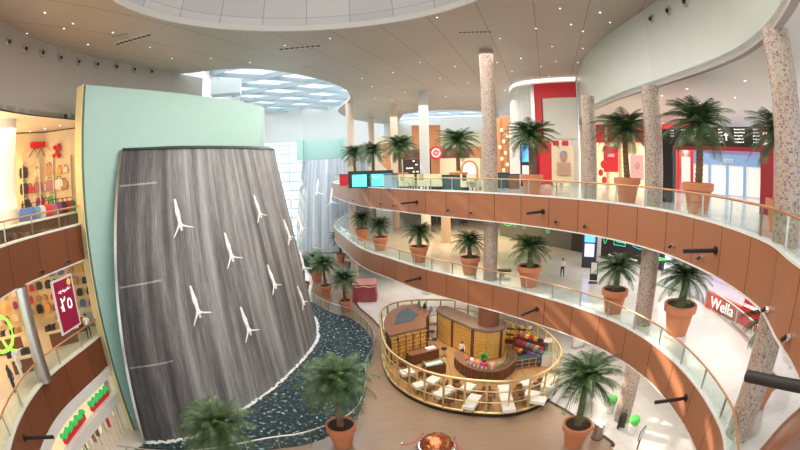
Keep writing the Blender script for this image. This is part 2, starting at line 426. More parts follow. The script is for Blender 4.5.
for z, nm in ((Z1, 'lower'), (Z2, 'upper')):
    MB().slab(ringR, outR, z-FB+.1, z).build('floor_%s_east' % nm, M['floor_up'], kind='structure')
    MB().slab(ringL, outL, z-FB+.1, z).build('floor_%s_west' % nm, M['floor_up'], kind='structure')
for z, nm, sd_ in ((Z1, 'lower', 0), (Z2, 'upper', 1)):
    # offset to the atrium side
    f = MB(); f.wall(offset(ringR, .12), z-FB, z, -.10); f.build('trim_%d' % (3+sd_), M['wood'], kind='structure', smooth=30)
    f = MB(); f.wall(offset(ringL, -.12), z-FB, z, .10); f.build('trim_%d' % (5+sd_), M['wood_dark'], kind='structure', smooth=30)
    for rg, s_, q in ((ringR, 1, 7), (ringL, -1, 9)):
        f = MB(); f.wall(offset(rg, .16*s_), z-FB-.08, z-FB, -.4*s_); f.wall(offset(rg, .16*s_), z, z+.1, -.4*s_)
        f.build('trim_%d' % (q+sd_), M['white'], kind='structure')
# bulkheads under the roof
K = [(24,50),(21,44.5),(17.9,36.3),(16.4,29),(15.9,24),(15.7,20.5),(15.3,16.3),(14.7,13.1),(13.9,10.9),(12.4,8.2),(10,5.3),(7,3),(5,-2),(5,-7)]
bulkR = [Vector((p[0],p[1])) for p in spline(K, 6)]
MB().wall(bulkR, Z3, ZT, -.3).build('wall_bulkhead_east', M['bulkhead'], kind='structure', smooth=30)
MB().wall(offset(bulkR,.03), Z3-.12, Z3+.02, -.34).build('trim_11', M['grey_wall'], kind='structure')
outK = [Vector((44, 62 - 69*i/(len(bulkR)-1))) for i in range(len(bulkR))]
MB().slab(bulkR, outK, Z3, Z3+.3).build('ceiling_upper_east', M['soffit'], kind='structure')
KL = [(-17,3),(-18.6,6.5),(-20.5,10),(-22,13.2),(-22.9,16),(-23.4,19.5),(-23.4,24),(-22.3,30),(-20.6,36),(-19.8,38.5)]
bulkL = [Vector((p[0],p[1])) for p in spline([(-12,-7)]+KL, 6)]
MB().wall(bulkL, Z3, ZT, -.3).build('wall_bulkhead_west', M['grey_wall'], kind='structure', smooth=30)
outKL = [Vector((-44, -7 + 50*i/(len(bulkL)-1))) for i in range(len(bulkL))]
MB().slab(bulkL, outKL, Z3, Z3+.3).build('ceiling_upper_west', M['soffit'], kind='structure')
# main ceiling with its openings -------------------------------------------
def ceil_poly(outer, holes, z, name, m):
    cu = bpy.data.curves.new(name, 'CURVE'); cu.dimensions = '2D'; cu.fill_mode = 'BOTH'
    for pts in [outer] + holes:
        sp = cu.splines.new('POLY'); sp.points.add(len(pts)-1)
        for p, q in zip(sp.points, pts): p.co = (q[0], q[1], 0, 1)
        sp.use_cyclic_u = True
    cu.extrude = .15
    o = bpy.data.objects.new(name, cu); C.objects.link(o)
    me = bpy.data.meshes.new_from_object(o.evaluated_get(bpy.context.evaluated_depsgraph_get())); bpy.data.objects.remove(o)
    me.materials.clear(); me.materials.append(m)
    o = bpy.data.objects.new(name, me); C.objects.link(o); o.location = (0, 0, z+.15); o['kind'] = 'structure'; return o
sky_edge = [at(u, v, ZT).xy for u, v in ((190,73),(230,69),(262,69.5),(295,74),(325,81),(343,88),(349.5,94),(349,100),(343,105),(338,110),(341,114.5),(352,119),(370,122.5),(395,125))]
outer = [(-60,-15),(60,-15),(60,112),(20,112)] + [tuple(p) for p in spline(sky_edge, 5)[::-1]] + [(-26,33),(-60,33)]
DC, DR = (-4.2, 17.6), 10.9
dome_rim = [(DC[0]+DR*math.cos(a*PI/32), DC[1]+DR*math.sin(a*PI/32)) for a in range(64)]
hole2 = [tuple(at(u, v, ZT).xy) for u, v in ((398,122),(403,114.5),(420,111.5),(440,110.2),(462,110.3),(480,111.5),(492,115),(495,119),(480,122.6),(440,123.4))]
ceil_poly(outer, [dome_rim, hole2], ZT, 'ceiling', M['ceiling'])
# ---------------------------------------------------------------- materials for the shops
M['sky_white'] = mat('white_steelwork', (.82, .88, .90), .5, noise=.02)
M['warm_wall'] = mat('warm_shop_wall', (.86, .68, .42), .6, noise=.05)
M['peach_wall'] = mat('peach_shop_wall', (.86, .72, .50), .6, noise=.05)
M['lilac'] = mat('lilac_glow_wall', (.60, .50, .84), .5)  # lavender glow of the galleries put into the wall colour
M['blue_front'] = mat('pale_blue_shopfront', (.28, .48, .80), .4)
M['mural'] = mat('dark_hoarding', (.035, .028, .03), .35)
M['maroon'] = mat('maroon_panel', (.33, .03, .035), .4)
M['pink'] = mat('pink_poster', (.82, .42, .42), .5)
M['skin'] = mat('skin', (.55, .33, .23), .6)
M['shop_glow'] = mat('lit_shop_window', (1, .78, .48), .5, emit=.5, noise=.15, scale=.5)
M['shop_glow_w'] = mat('lit_white_window', (.85, .80, .74), .5, emit=.28, noise=.12, scale=.4)
M['green_neon'] = mat('green_neon', (.3, 1, .08), .4, emit=1.0)
M['green_line'] = mat('green_line_light', (.08, .75, .18), .4, emit=.9)
M['hazed_fall'] = mat('hazed_water', (.62, .66, .70), .6, noise=.15, scale=1.5)  # daylight haze put into the paler water colour
M['grey_soft'] = mat('grey_cloth', (.35, .36, .38), .8)
M['teal_dark'] = mat('dark_teal_counter', (.04, .10, .11), .4)
M['green_leaf'] = mat('green_plant', (.08, .3, .06), .6, noise=.3)
cols = [(.7,.05,.07),(.05,.05,.06),(.12,.22,.5),(.75,.7,.62),(.45,.2,.3),(.85,.45,.1),(.1,.35,.15),(.55,.32,.16),(.9,.85,.8),(.3,.08,.25),(.15,.4,.5),(.9,.7,.15)]
GC = [mat('goods_colour_%s' % n, c, .5) for n, c in zip('red black blue sand plum orange green tan white purple teal yellow'.split(), cols)]
CN = 'red black blue sand plum orange green tan white purple teal yellow'.split()
def V2(u, d, v=170):
    p = far(u, v, d); return Vector((p.x, p.y))
# ---------------------------------------------------------------- skylight over the back of the hall
O0 = at(221, 89, 30.5).xy; A1 = (at(300, 74, 30.5).xy - O0).normalized(); B1 = Vector((-A1.y, A1.x))
if B1.y < 0: B1 = -B1
sk = MB(); ang = math.atan2(A1.y, A1.x)
rows = [(-1, 26), (0, 30)] 
sp = 8.6
for r in range(-2, 11):
    c = O0 + B1*(r*sp); sk.box((*(c + A1*12), 33.4), (110, .12, .8), ang)
for q in range(-7, 10):
    c = O0 + A1*(q*7.5 + 3) ; d = (B1*.86 + A1*.5).normalized()
    sk.box((*(c + d*36), 33.7), (110, .14, .8), math.atan2(d.y, d.x))
sk.build('ceiling_skylight_beams', mat('grey_steelwork', (.42,.48,.52), .5), kind='structure')
sr = MB()
for r in range(-2, 11):
    c = O0 + B1*((r+.28)*sp); sr.box((*(c + A1*12), 34.4), (110, sp*.34, .3), ang)
for q in range(-7, 10):
    c = O0 + A1*(q*7.5 + 5.0); d = (B1*.86 + A1*.5).normalized(); sr.box((*(c + d*36), 34.3), (110, 2.3, .3), math.atan2(d.y, d.x))
def _trans():
    m, nt, b = node_mat('translucent_white_roof'); g = G(nt); b.inputs['Base Color'].default_value = (.9,.95,1,1); b.inputs['Roughness'].default_value = .6
    t = g.n('BsdfTranslucent'); t.inputs[0].default_value = (.80,.92,1,1); mx = g.n('MixShader'); mx.inputs[0].default_value = .5; g.l(b.outputs[0], mx.inputs[1]); g.l(t.outputs[0], mx.inputs[2]); g.l(mx.outputs[0], nt.nodes['Material Output'].inputs['Surface']); return m
sr.build('ceiling_skylight', _trans(), kind='structure')
# recessed dome above the front of the hall: panelled sides, unseen open eye added to let daylight in
dm = MB(); NR = 64; prof = [(DR, ZT+.3), (DR-.15, ZT+.9), (DR-.6, ZT+2.6), (DR-1.9, ZT+4.6), (DR-4.2, ZT+6.2), (DR-7.0, ZT+7.0)]
Rr = [[(DC[0]+r*math.cos(a*2*PI/NR), DC[1]+r*math.sin(a*2*PI/NR), z) for a in range(NR)] for r, z in prof]
dm.rings(Rr, False, True, lambda i, j: (j*1.05, i*2.0))
M['dome'] = tiles('grey_dome_panels', (.72, .72, .72), (.40, .40, .42), 3.15, 2.0, .5, 'UV', .02, .10)
dm.build('ceiling_dome', M['dome'], kind='structure', smooth=50)
rm = MB(); rm.rings([[(DC[0]+(DR+o)*math.cos(a*2*PI/NR), DC[1]+(DR+o)*math.sin(a*2*PI/NR), z) for a in range(NR)] for o, z in ((-.05, ZT+.35), (-.05, ZT-.06), (.08, ZT-.06), (.08, ZT+.02))], False)
rm.build('trim_12', M['white'], kind='structure', smooth=40)
# outer shell: white walls round the back of the hall
shell = [(-20.6,36.5),(-22.5,42),(-26.5,52),(-31,68),(-33,85),(-32.5,98)]
MB().wall([Vector(p) for p in shell], 0, 35, -.4).build('wall_north_west', M['white'], kind='structure')
W1a = V2(262, 108); W1b = V2(303, 108)
MB().wall([Vector((-32.5, 98)), W1a], 0, 35, -.4).build('wall_north_1', M['white'], kind='structure')
MB().wall([W1a, W1b], 25.2, 35, -.4).build('wall_north_2', M['white'], kind='structure')
MB().wall([W1b, V2(352, 106), V2(400, 112)], 0, 35, -.4).build('wall_north_3', M['white'], kind='structure')
# bright glazed wall with pale green transoms
gw = MB()
for k in range(11): gw.box((*((W1a+W1b)/2), 1+k*2.35), ((W1b-W1a).length, .3, .35), math.atan2((W1b-W1a).y, (W1b-W1a).x))
for k in range(4):
    p = W1a.lerp(W1b, k/3); gw.box((*p, 12.5), (.25, .25, 25))
g0 = gw.build('window_1', mat('pale_green_frame', (.62, .82, .76), .5), kind='structure')
MB().quad((*W1a, 0), (*W1b, 0), (*W1b, 25.2), (*W1a, 25.2)).build('glass', M['glass'], g0)
sb = at(226, 88, 27.5); MB().box((sb.x, sb.y, 27.5), (3.4, 2, 1.6), .3).build('trim_14', M['sky_white'], kind='structure')
# second waterfall, far behind
T2 = spline([V2(303, 100), V2(311, 96.5), V2(325, 95), V2(345, 96), V2(368, 101), V2(385, 108)], 8)
B2 = spline([V2(292, 95), V2(302, 90), V2(320, 88), V2(345, 89), V2(372, 95), V2(390, 104)], 8)
f2 = MB(); f2.rings([[(*a.lerp(b, j/12 + .07*math.sin(PI*j/12)), FT*(1-j/12)) for a, b in zip(T2, B2)] for j in range(13)], False, False, lambda i, j: (j*1.1, FT*(1-i/12)))
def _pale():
    m, nt, b = node_mat('hazed_water_sheet'); g = G(nt); uv = g.uv('UV')  # lighter copy of the falling water, with bright haze in its colour
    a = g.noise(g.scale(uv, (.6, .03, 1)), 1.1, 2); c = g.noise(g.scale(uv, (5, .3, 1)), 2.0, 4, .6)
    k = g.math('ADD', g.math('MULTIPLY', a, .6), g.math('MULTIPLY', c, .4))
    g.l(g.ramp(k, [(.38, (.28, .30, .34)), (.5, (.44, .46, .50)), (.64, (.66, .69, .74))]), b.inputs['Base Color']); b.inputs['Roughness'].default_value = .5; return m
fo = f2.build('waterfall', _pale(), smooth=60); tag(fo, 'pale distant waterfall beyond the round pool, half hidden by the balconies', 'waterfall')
m2 = MB(); mp = [V2(299, 101), V2(304, 99), V2(345, 99), V2(352, 101)]
m2.wall(mp, 20.3, 24.9, -.4); m2.build('wall_far_waterfall', M['mint'], kind='structure')
m3 = MB(); m3.wall([V2(297,97.5), V2(303.5,97.5)], 20.1, 25.1, -1.5); m3.wall([V2(343.5,97.5), V2(347,97.5)], 20.1, 25.1, -1.5); m3.build('trim_15', M['mint'], kind='structure')
p2 = spline([at(u, v, 0).xy for u, v in ((296,245),(306,250),(322,254),(340,252),(352,247))], 5)
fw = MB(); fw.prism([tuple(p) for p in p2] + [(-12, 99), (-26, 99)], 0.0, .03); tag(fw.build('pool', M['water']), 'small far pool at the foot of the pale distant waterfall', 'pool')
# ---------------------------------------------------------------- upper gallery, east: shops at the back
def strip(name, us, z0, z1, m, th=-.25, kind='structure', parent=None, du=0, v=170):
    P = spline([V2(u, d + du, v) for u, d in us], 3) if len(us) > 2 else [V2(u, d+du, v) for u, d in us]
    return MB().wall([Vector(p) for p in P], z0, z1, th).build(name, m, parent, kind=kind)
# rounded corner shop that reaches the ceiling
drum = [(512,57),(513,54),(517,51.8),(524,50.4),(533,49.6),(545,49),(560,48.4),(579,48)]
strip('wall_corner_shop', drum, Z2, ZT-.02, M['white'])
strip('trim_16', drum, ZT-.32, ZT-.03, mat('rim_glow', (1,.95,.88), .5, emit=.9), -.3, du=-.35)
strip('wall_corner_shop_1', drum[:5], Z2+5.2, ZT-.6, tiles('white_blocks', (.80,.80,.76), (.62,.62,.60), 1.6, .8, .4, 'UV', .06, .05), -.2, du=-.3)
strip('trim_17', [(533,49.5),(536.5,49.4)], Z2, ZT-.6, M['steel'], -.5, du=-.4)
strip('trim_18', drum[4:], ZT-2.4, ZT-.6, M['red'], -.2, du=-.4)
strip('trim_19', [(536.5,49.5),(540,49.3),(543.5,49.1)], Z2, ZT-2.4, M['red'], -.2, du=-.4)
strip('trim_20', drum[5:], Z2+5.4, ZT-2.4, mat('cream_sign_panel', (.74,.72,.64), .5), -.15, du=-.35)
# lit shop fronts
def shop(name, label, us, z, h, frame, glow, band=None, bandh=1.4, group=None, extras=None, mull=5):
    P = [V2(u, d) for u, d in us]
    t = thing(name, label, 'shopfront', (P[0].x, P[0].y, z), group)
    MB().wall([p for p in P], z+.05, z+h, -.15).build('window_display', glow, t)
    if band: MB().wall(offset(P, .25), z+h-bandh, z+h, -.2).build('sign_band', band, t)
    b = MB(); L = arclen(P)[-1]
    for k in range(mull+1):
        p, d = along(P, min(L*k/mull, L-.01)); b.box((p.x + d.y*.15, p.y - d.x*.15, z+h/2), (.35, .35, h), math.atan2(d.y, d.x))
    b.build('pillars', frame, t)
    return t, P
t, P = shop('shopfront', 'lit shopfront with red upper panels in the round corner store', [(543.5,48.6),(552,48.3),(562,48),(571,47.8)], Z2, 5.2, M['white'], M['shop_glow'], M['red'], 2.0, mull=3)
for u, w_, z0, z1, m_ in ((546,1.4,.2,4.8,'red'),(563,2.6,.4,4.6,'peach_wall')):
    p = V2(u, 47.3); MB().box((p.x, p.y, Z2+(z0+z1)/2), (w_, .1, z1-z0), -.3).build('poster', M[m_], t)
pf = V2(564, 47.1); q = MB(); q.ball((pf.x, pf.y, Z2+3.3), .42, 10, 8, (1,.35,1.25)); q.box((pf.x, pf.y, Z2+2.0), (1.5,.25,1.4), -.3); q.build('portrait', M['skin'], t)
q = MB(); q.ball((pf.x, pf.y+.05, Z2+3.55), .5, 10, 8, (1,.35,1.0)); q.build('portrait_cap', M['grey_soft'], t)
t, P = shop('shopfront', 'long lit shopfront with a red band behind the upper balcony palms', [(583,50),(600,49),(620,47.5),(640,46.5),(664,46)], Z2, 7.2, M['peach_wall'], M['shop_glow'], M['red'], 2.1, mull=6)
for u, z0, r in ((603,2.6,.42),(600.5,1.7,.36),(604,.9,.40),(661.5,2.8,.5)):
    p = V2(u, 45.9); b = MB(); b.tube([(p.x, p.y, Z2+z0), (p.x+.03, p.y-.08, Z2+z0)], r, 20); b.build('red_disc', M['red'], t)
p = V2(611, 46.6); MB().box((p.x, p.y, Z2+3.2), (1.7, .1, 2.8), -.45).build('banner', M['red'], t)
p = V2(611, 46.4); MB().box((p.x, p.y, Z2+3.6), (.8, .1, .35), -.45).build('banner_lettering', M['pink'], t)
p = V2(637, 45.6); MB().box((p.x, p.y, Z2+2.4), (1.5, .1, 2.6), -.55).build('poster', M['pink'], t)
b = MB(); b.ball((p.x, p.y-.15, Z2+2.6), .35, 10, 8, (.8,.3,1.1)); b.build('portrait', M['skin'], t)
t, P = shop('shopfront', 'red and pink shopfront with a tall figure poster behind the black gate post', [(664,45),(676,45),(692,45)], Z2, 7.0, M['red'], M['pink'], M['red'], 2.2, mull=2)
p = V2(686, 44.3); b = MB(); b.ball((p.x, p.y, Z2+4.2), .4, 10, 8, (1,.4,1.2)); b.box((p.x, p.y, Z2+2.4), (1.0,.2,2.6), -.7); b.build('portrait', M['white'], t)
t, P = shop('shopfront', 'pale blue shopfront with bright doors beyond the dark gate', [(692,46),(715,46),(740,46),(762,46)], Z2, 4.2, M['blue_front'], M['shop_glow_w'], M['blue_front'], 1.1, mull=4)
def text(s, loc, size, m, parent=None, name='lettering', rot=(PI/2, 0, 0), ext=.02, outline=0, align='CENTER', sx=1):
    cu = bpy.data.curves.new(name, 'FONT'); cu.body = s; cu.size = size; cu.align_x = align; cu.extrude = ext; cu.resolution_u = 3
    if outline: cu.fill_mode = 'NONE'; cu.bevel_depth = outline; cu.extrude = 0; cu.bevel_resolution = 1
    o = bpy.data.objects.new(name, cu); C.objects.link(o)
    bpy.context.view_layer.update()
    me = bpy.data.meshes.new_from_object(o.evaluated_get(bpy.context.evaluated_depsgraph_get())); bpy.data.objects.remove(o)
    me.materials.clear(); me.materials.append(m)
    o = bpy.data.objects.new(name, me); C.objects.link(o); o.rotation_euler = rot; o.scale = (sx, 1, 1)
    off = Vector((0, 0, 0)); p_ = parent
    while p_ is not None: off += p_.location; p_ = p_.parent
    o.parent = parent; o.location = Vector(loc) - off; return o
p = V2(727, 45.3); text('Jenn', (p.x, p.y, Z2+3.35), .9, M['white'], t, rot=(PI/2, 0, -.75))
strip('wall_east_upper', [(762,48),(800,52),(830,56)], Z2, Z3, M['lilac'])
strip('wall_east_upper_1', [(655,56),(700,58),(760,60),(800,62)], Z2, Z3, M['lilac'])
t, P = shop('shopfront', 'white shopfront with green planting past the maroon gate post', [(766,44),(782,45),(796,46)], Z2, 6.5, M['steel'], M['shop_glow_w'], M['white'], 1.8, mull=3)
b = MB(); 
for k in range(7):
    p = V2(768+k*4, 43); b.ball((p.x, p.y, Z2+1.2), .8, 8, 6)
b.build('planting', M['green_leaf'], t)
# directory gate
g1, g2 = V2(669, 31), V2(768, 27.5)
gt = thing('directory_gate', 'black and maroon directory gate with a large numeral 2 over the upper gallery', 'sign gate', (g1.x, g1.y, Z2))
ga = math.atan2((g2-g1).y, (g2-g1).x)
MB().box((g1.x, g1.y, Z2+2.6), (1.0, .5, 5.2), ga).build('post', M['black'], gt)
MB().box((g2.x, g2.y, Z2+2.6), (1.0, .5, 5.2), ga).build('post', M['maroon'], gt)
mid = (g1+g2)/2; Lg = (g2-g1).length
MB().box((mid.x, mid.y, Z2+4.6), (Lg-1.0, .45, 1.25), ga).build('sign_board', M['black'], gt)
MB().box((mid.x, mid.y, Z2+3.84), (Lg-1.0, .5, .26), ga).build('lower_beam', M['maroon'], gt)
dG = (g2-g1).normalized(); nG = Vector((dG.y, -dG.x)); M['sign_white'] = mat('sign_lettering', (.95,.95,.92), .5, emit=.5)
text('2', (g2.x+nG.x*.3, g2.y+nG.y*.3, Z2+4.15), 1.15, M['sign_white'], gt, rot=(PI/2, 0, ga), name='numeral')
rt = random.Random(5)
for blk, (a, w_) in enumerate(((.30,.05),(.16,.06),(.43,.06),(.545,.05),(.70,.11),(.88,.06),(.04,.05))):
    b = MB()
    for r in range(5 if blk > 2 and blk < 6 else 3):
        zz = Z2 + 5.05 - r*.20; x0 = a
        while x0 < a + w_*(.7 + .3*rt.random()):
            ww = .0025 + rt.random()*.005; p = g1 + (g2-g1)*x0 + nG*.24
            b.box((p.x, p.y, zz + rt.random()*.03), (ww*Lg, .02, 0.045 + rt.random()*.045), ga); x0 += ww + .0025
    tag(b.build('direction_lettering', M['sign_white'], gt), None, None, None, 'stuff')
p = g1 + (g2-g1)*.62 + nG*.24
b = MB(); b.box((p.x, p.y, Z2+4.6), (.11,.02,.5), ga); b.box((p.x, p.y, Z2+4.72), (.36,.02,.11), ga); b.build('arrow', M['sign_white'], gt)
# ---------------------------------------------------------------- cafe at the far side of the upper gallery
strip('wall_cafe_back', [(372,100),(400,92),(440,88),(480,86),(500,84)], Z2, 25.0, M['peach_wall'])
strip('wall_cafe_upper', [(385,98),(420,92),(460,90),(500,86)], 23.5, ZT, M['white'], du=-1.5)
strip('wall_corner_white', [(510.5,60),(519,52.5)], Z2, ZT-4.6, M['white'], -.6, du=-1)
tw = thing('copper_screen', 'tall copper panelled screen between the mosaic column and the corner shop', 'screen', (*V2(505, 62), Z2))
for k, (u0, z0, z1) in enumerate([(499.5,0,9.4),(502.5,0,9.8),(505.5,0,9.6),(508.5,0,9.9)]):
    p = V2(u0, 62 + .4*(k % 2)); MB().box((p.x, p.y, Z2+z1/2), (.52, .2, z1), -.25).build('panel', M['copper'], tw)
b = MB()
for k in range(9):
    p = V2(500+ (k*37 % 90)/10, 61.6); b.box((p.x, p.y, Z2+.8+k*.85), (.4,.1,.5), -.25)
b.build('lit_niches', M['shop_glow'], tw)['kind'] = 'stuff'
t = thing('copper_wall_panel', 'big copper coloured wall panel behind the plain white column', 'wall panel', (*V2(428, 78), Z2))
MB().box((*V2(427, 78), Z2+5.0), (5.4, .4, 10.2), 0).build('panel', M['copper'], t)
MB().wall([V2(436,76), V2(452,75), V2(470,75), V2(482,76)], Z2+3.6, Z2+5.8, -.3).build('side_panel', M['copper'], t)
rp = thing('curved_copper_wall', 'curved copper ramp wall beside the pale far column', 'curved wall', (*V2(388, 74), Z2))
P = spline([V2(378,76), V2(383,73), V2(390,72), V2(398,74)], 5)
b = MB()
for i in range(len(P)-1):
    h0, h1 = Z2+3.8-1.6*i/len(P), Z2+3.8-1.6*(i+1)/len(P)
    b.quad((*P[i], h0-2.2*i/len(P)), (*P[i+1], h1-2.2*(i+1)/len(P)), (*P[i+1], Z2+6.6), (*P[i], Z2+6.6))
    b.quad((*P[i], h0-2.2*i/len(P)), (P[i].x, P[i].y+.3, h0-2.2*i/len(P)), (P[i+1].x, P[i+1].y+.3, h1-2.2*(i+1)/len(P)), (*P[i+1], h1-2.2*(i+1)/len(P)))
b.build('band', M['copper'], rp)
cn = thing('cafe_canopy', 'dark brown cafe canopy with a red round sign over the upper level cafe', 'canopy', (*V2(432, 62), Z2))
P = spline([V2(394,66), V2(412,62.5), V2(432,61), V2(452,61), V2(470,62.5)], 4)
MB().wall(P, Z2+3.5, Z2+4.9, -.5).build('fascia', mat('canopy_brown', (.16,.07,.05), .5), cn)
for u in (404, 447, 466):
    MB().box((*V2(u, 62.4), Z2+1.75), (.25,.25,3.5)).build('post', M['dark'], cn)
p = V2(436.3, 58.5); b = MB(); b.tube([(p.x, p.y, Z2+4.2), (p.x, p.y-.15, Z2+4.2)], .95, 28); sg = b.build('round_sign', M['red'], cn)
b = MB(); b.tube([(p.x, p.y-.12, Z2+4.2), (p.x, p.y-.2, Z2+4.2)], .66, 28); b.build('face', M['white'], sg)
b = MB()
for k in range(8):
    a = k*PI/4; b.box((p.x+.3*math.cos(a), p.y-.22, Z2+4.2+.3*math.sin(a)), (.2,.04,.2))
b.build('emblem', M['red'], sg)
strip('wall_cafe_kitchen', [(404,60),(418,59),(431,58.6)], Z2, Z2+3.4, M['dark'])
b = MB()
rt = random.Random(9)
for k in range(14):
    p = V2(406+rt.random()*23, 58.55); b.box((p.x, p.y, Z2+1.6+.5*rt.randint(0,3)), (.25,.1,.12))
tag(b.build('counter_lamps', M['lamp']), 'row of small warm lamps on the dark cafe kitchen wall', 'lamps', kind='stuff')
MB().wall([V2(440,60), V2(460,58.5), V2(480,58)], Z2+.0, Z2+3.4, -.2).build('wall_cafe_mid', M['peach_wall'], kind='structure')
am = thing('arched_mirror', 'arched window frame standing at the back of the cafe', 'arch', (*V2(469.5, 55), Z2))
p = V2(469.5, 55); P = [(p.x-1.05, p.y, Z2+.02), (p.x-1.05, p.y, Z2+1.8)] + [(p.x-1.05*math.cos(a*PI/8), p.y, Z2+1.8+1.15*math.sin(a*PI/8)) for a in range(1, 8)] + [(p.x+1.05, p.y, Z2+1.8), (p.x+1.05, p.y, Z2+.02)]
MB().tube(P, .14, 6).build('frame', M['copper'], am)
b = MB(); n0 = len(b.v); b.v += [tuple(q) for q in P]; b.face(range(len(P))); b.build('pane', M['shop_glow_w'], am)
# dark counters, tv counters and chairs along the upper rail
def counter(u, d, w_, h, m, label, top=None, name='cafe_counter'):
    p = V2(u, d); t = thing(name, label, 'counter', (p.x, p.y, Z2)); an = -.12 - (u-400)/900
    MB().box((p.x, p.y, Z2+h/2), (w_, .9, h), an).build('body', m, t); MB().box((p.x, p.y, Z2+h+.04), (w_+.12, 1.0, .08), an).build('top', top or M['black'], t); return t, p, an
t, p, an = counter(445.5, 42, 3.4, 1.35, M['teal_dark'], 'dark teal cafe counter with a small yellow box on it')
MB().box((p.x+1.2, p.y, Z2+1.6), (.5,.4,.4), an).build('box', GC[11], t)
counter(461, 40.5, 1.3, 1.3, M['teal_dark'], 'short dark teal counter beside the pale square seat')
counter(503, 43.5, 1.3, 1.5, M['teal_dark'], 'dark counter with plants on top right of the mosaic column')
counter(514, 42, 1.1, 1.4, M['chair_brown'], 'brown counter end beside the corner shop')
counter(395, 44.5, 2.4, 1.5, mat('pale_blue_panel', (.32,.45,.52), .4), 'plain pale blue panel between the glowing screen and the cream chairs', name='counter_panel')
for u, lb in ((359.5, 'black stall with a glowing teal screen nearest the far end of the upper rail'), (381.5, 'black stall with a wide glowing teal screen on the upper balcony')):
    t, p, an = counter(u, 49, 2.6, 1.9, M['black_plastic'], lb, name='screen_stall')
    MB().box((p.x, p.y-.5, Z2+.85), (1.7 if u < 370 else 2.5, .1, 1.4), an).build('screen', M['teal_glow'], t)
t, p, an = counter(370, 51.5, 1.0, 1.2, M['white'], 'small white counter between the two glowing screens'); t, p, an = counter(345.5, 57, 1.6, 1.5, M['red'], 'small red stall at the far tip of the upper rail', name='screen_stall')
sc_ = thing('screen_totem', 'black totem with bright blue screens in front of the corner shop', 'display totem', (*V2(526, 47.5), Z2))
p = V2(526, 47.5); MB().box((p.x, p.y, Z2+2.4), (1.3,.5,4.8), -.3).build('case', M['black_plastic'], sc_)
MB().box((p.x-.08, p.y-.3, Z2+3.7), (.95,.06,1.9), -.3).build('screen', M['blue_glow'], sc_); MB().box((p.x-.08, p.y-.3, Z2+1.8), (.9,.06,1.1), -.3).build('screen', M['shop_glow_w'], sc_)
# ---------------------------------------------------------------- lower gallery, east
mu = [at(500,235.5,Z1).xy, at(520,240,Z1).xy, at(545,245,Z1).xy, at(571,250.5,Z1).xy, at(605,258,Z1).xy, at(640,265,Z1).xy, at(662,271,Z1).xy]
mu = [Vector(p) for p in mu]
tm = thing('hoarding', 'black hoarding wall with green outlined giant letters on the lower gallery', 'hoarding', (mu[0].x, mu[0].y, Z1))
MB().wall(mu[:4], Z1+.02, Z2-FB-.05, -.3).build('panel', mat('grey_hoarding', (.13,.14,.13), .4), tm); MB().wall(mu[3:], Z1+.02, Z2-FB-.05, -.3).build('panel', M['mural'], tm)
Lm = arclen(mu)[-1]
for k, (ch, f_, gcol) in enumerate([('G',.07,(.10,.8,.15)),('T',.14,(.05,.4,.12)),('T',.21,(.05,.4,.12)),('Y',.37,(.08,.75,.12)),('Y',.60,(.10,.8,.15)),('w',.69,(.08,.7,.3)),('E',.78,(.05,.6,.45)),('O',.88,(.05,.45,.6))]):
    p, d = along(mu, Lm*f_); n = Vector((d.y, -d.x)); mm = mat('letter_glow_%d' % k, gcol, .5, emit=.45)
    text(ch, (p.x+n.x*.35, p.y+n.y*.35, Z1+1.75), 3.8, mm, tm, 'outlined_letter', (PI/2, 0, math.atan2(d.y, d.x)), outline=.04)
p, d = along(mu, Lm*.80); n = Vector((d.y, -d.x)); text('the new season is here', (p.x+n.x*.25, p.y+n.y*.25, Z1+.35), .42, M['sign_white'], tm, 'small_lettering', (PI/2, 0, math.atan2(d.y, d.x)))
p, d = along(mu, Lm*.96); b = MB()
for k in range(9): q_ = p + d*(k*.34-1.2) + Vector((d.y, -d.x))*.25; b.box((q_.x, q_.y, Z1+1.2), (.22,.05,.35), math.atan2(d.y, d.x))
b.build('green_dashes', M['green_line'], tm)
strip('wall_lower_back', [(395,110),(405,104),(430,92),(470,84),(505,76)], Z1, Z2-FB, M['peach_wall'])
strip('window_2', [(348,100),(375,97),(395,93)], Z1, Z2-FB, M['shop_glow_w'])
for u in (352, 366, 380):
    strip('trim_%d' % (100+u), [(u,99),(u+1.2,99)], Z1, Z2-FB, M['steel'], -.4, du=-3)
for k, u in enumerate((431.5, 439.5, 447.5, 463)):
    p = V2(u, 70); t = tag(MB().prism([(p.x-.55, p.y-.5), (p.x+.55, p.y-.5), (p.x+.5, p.y+.5), (p.x-.5, p.y+.5)], Z1+.4, Z1+2.9).box((p.x, p.y, Z1+.2), (.2,.2,.4)).build('armchair', M['black_plastic']), 'dark high backed chair in a row at the far wall of the lower gallery', 'chair', 'dark chairs at the far wall of the lower gallery')
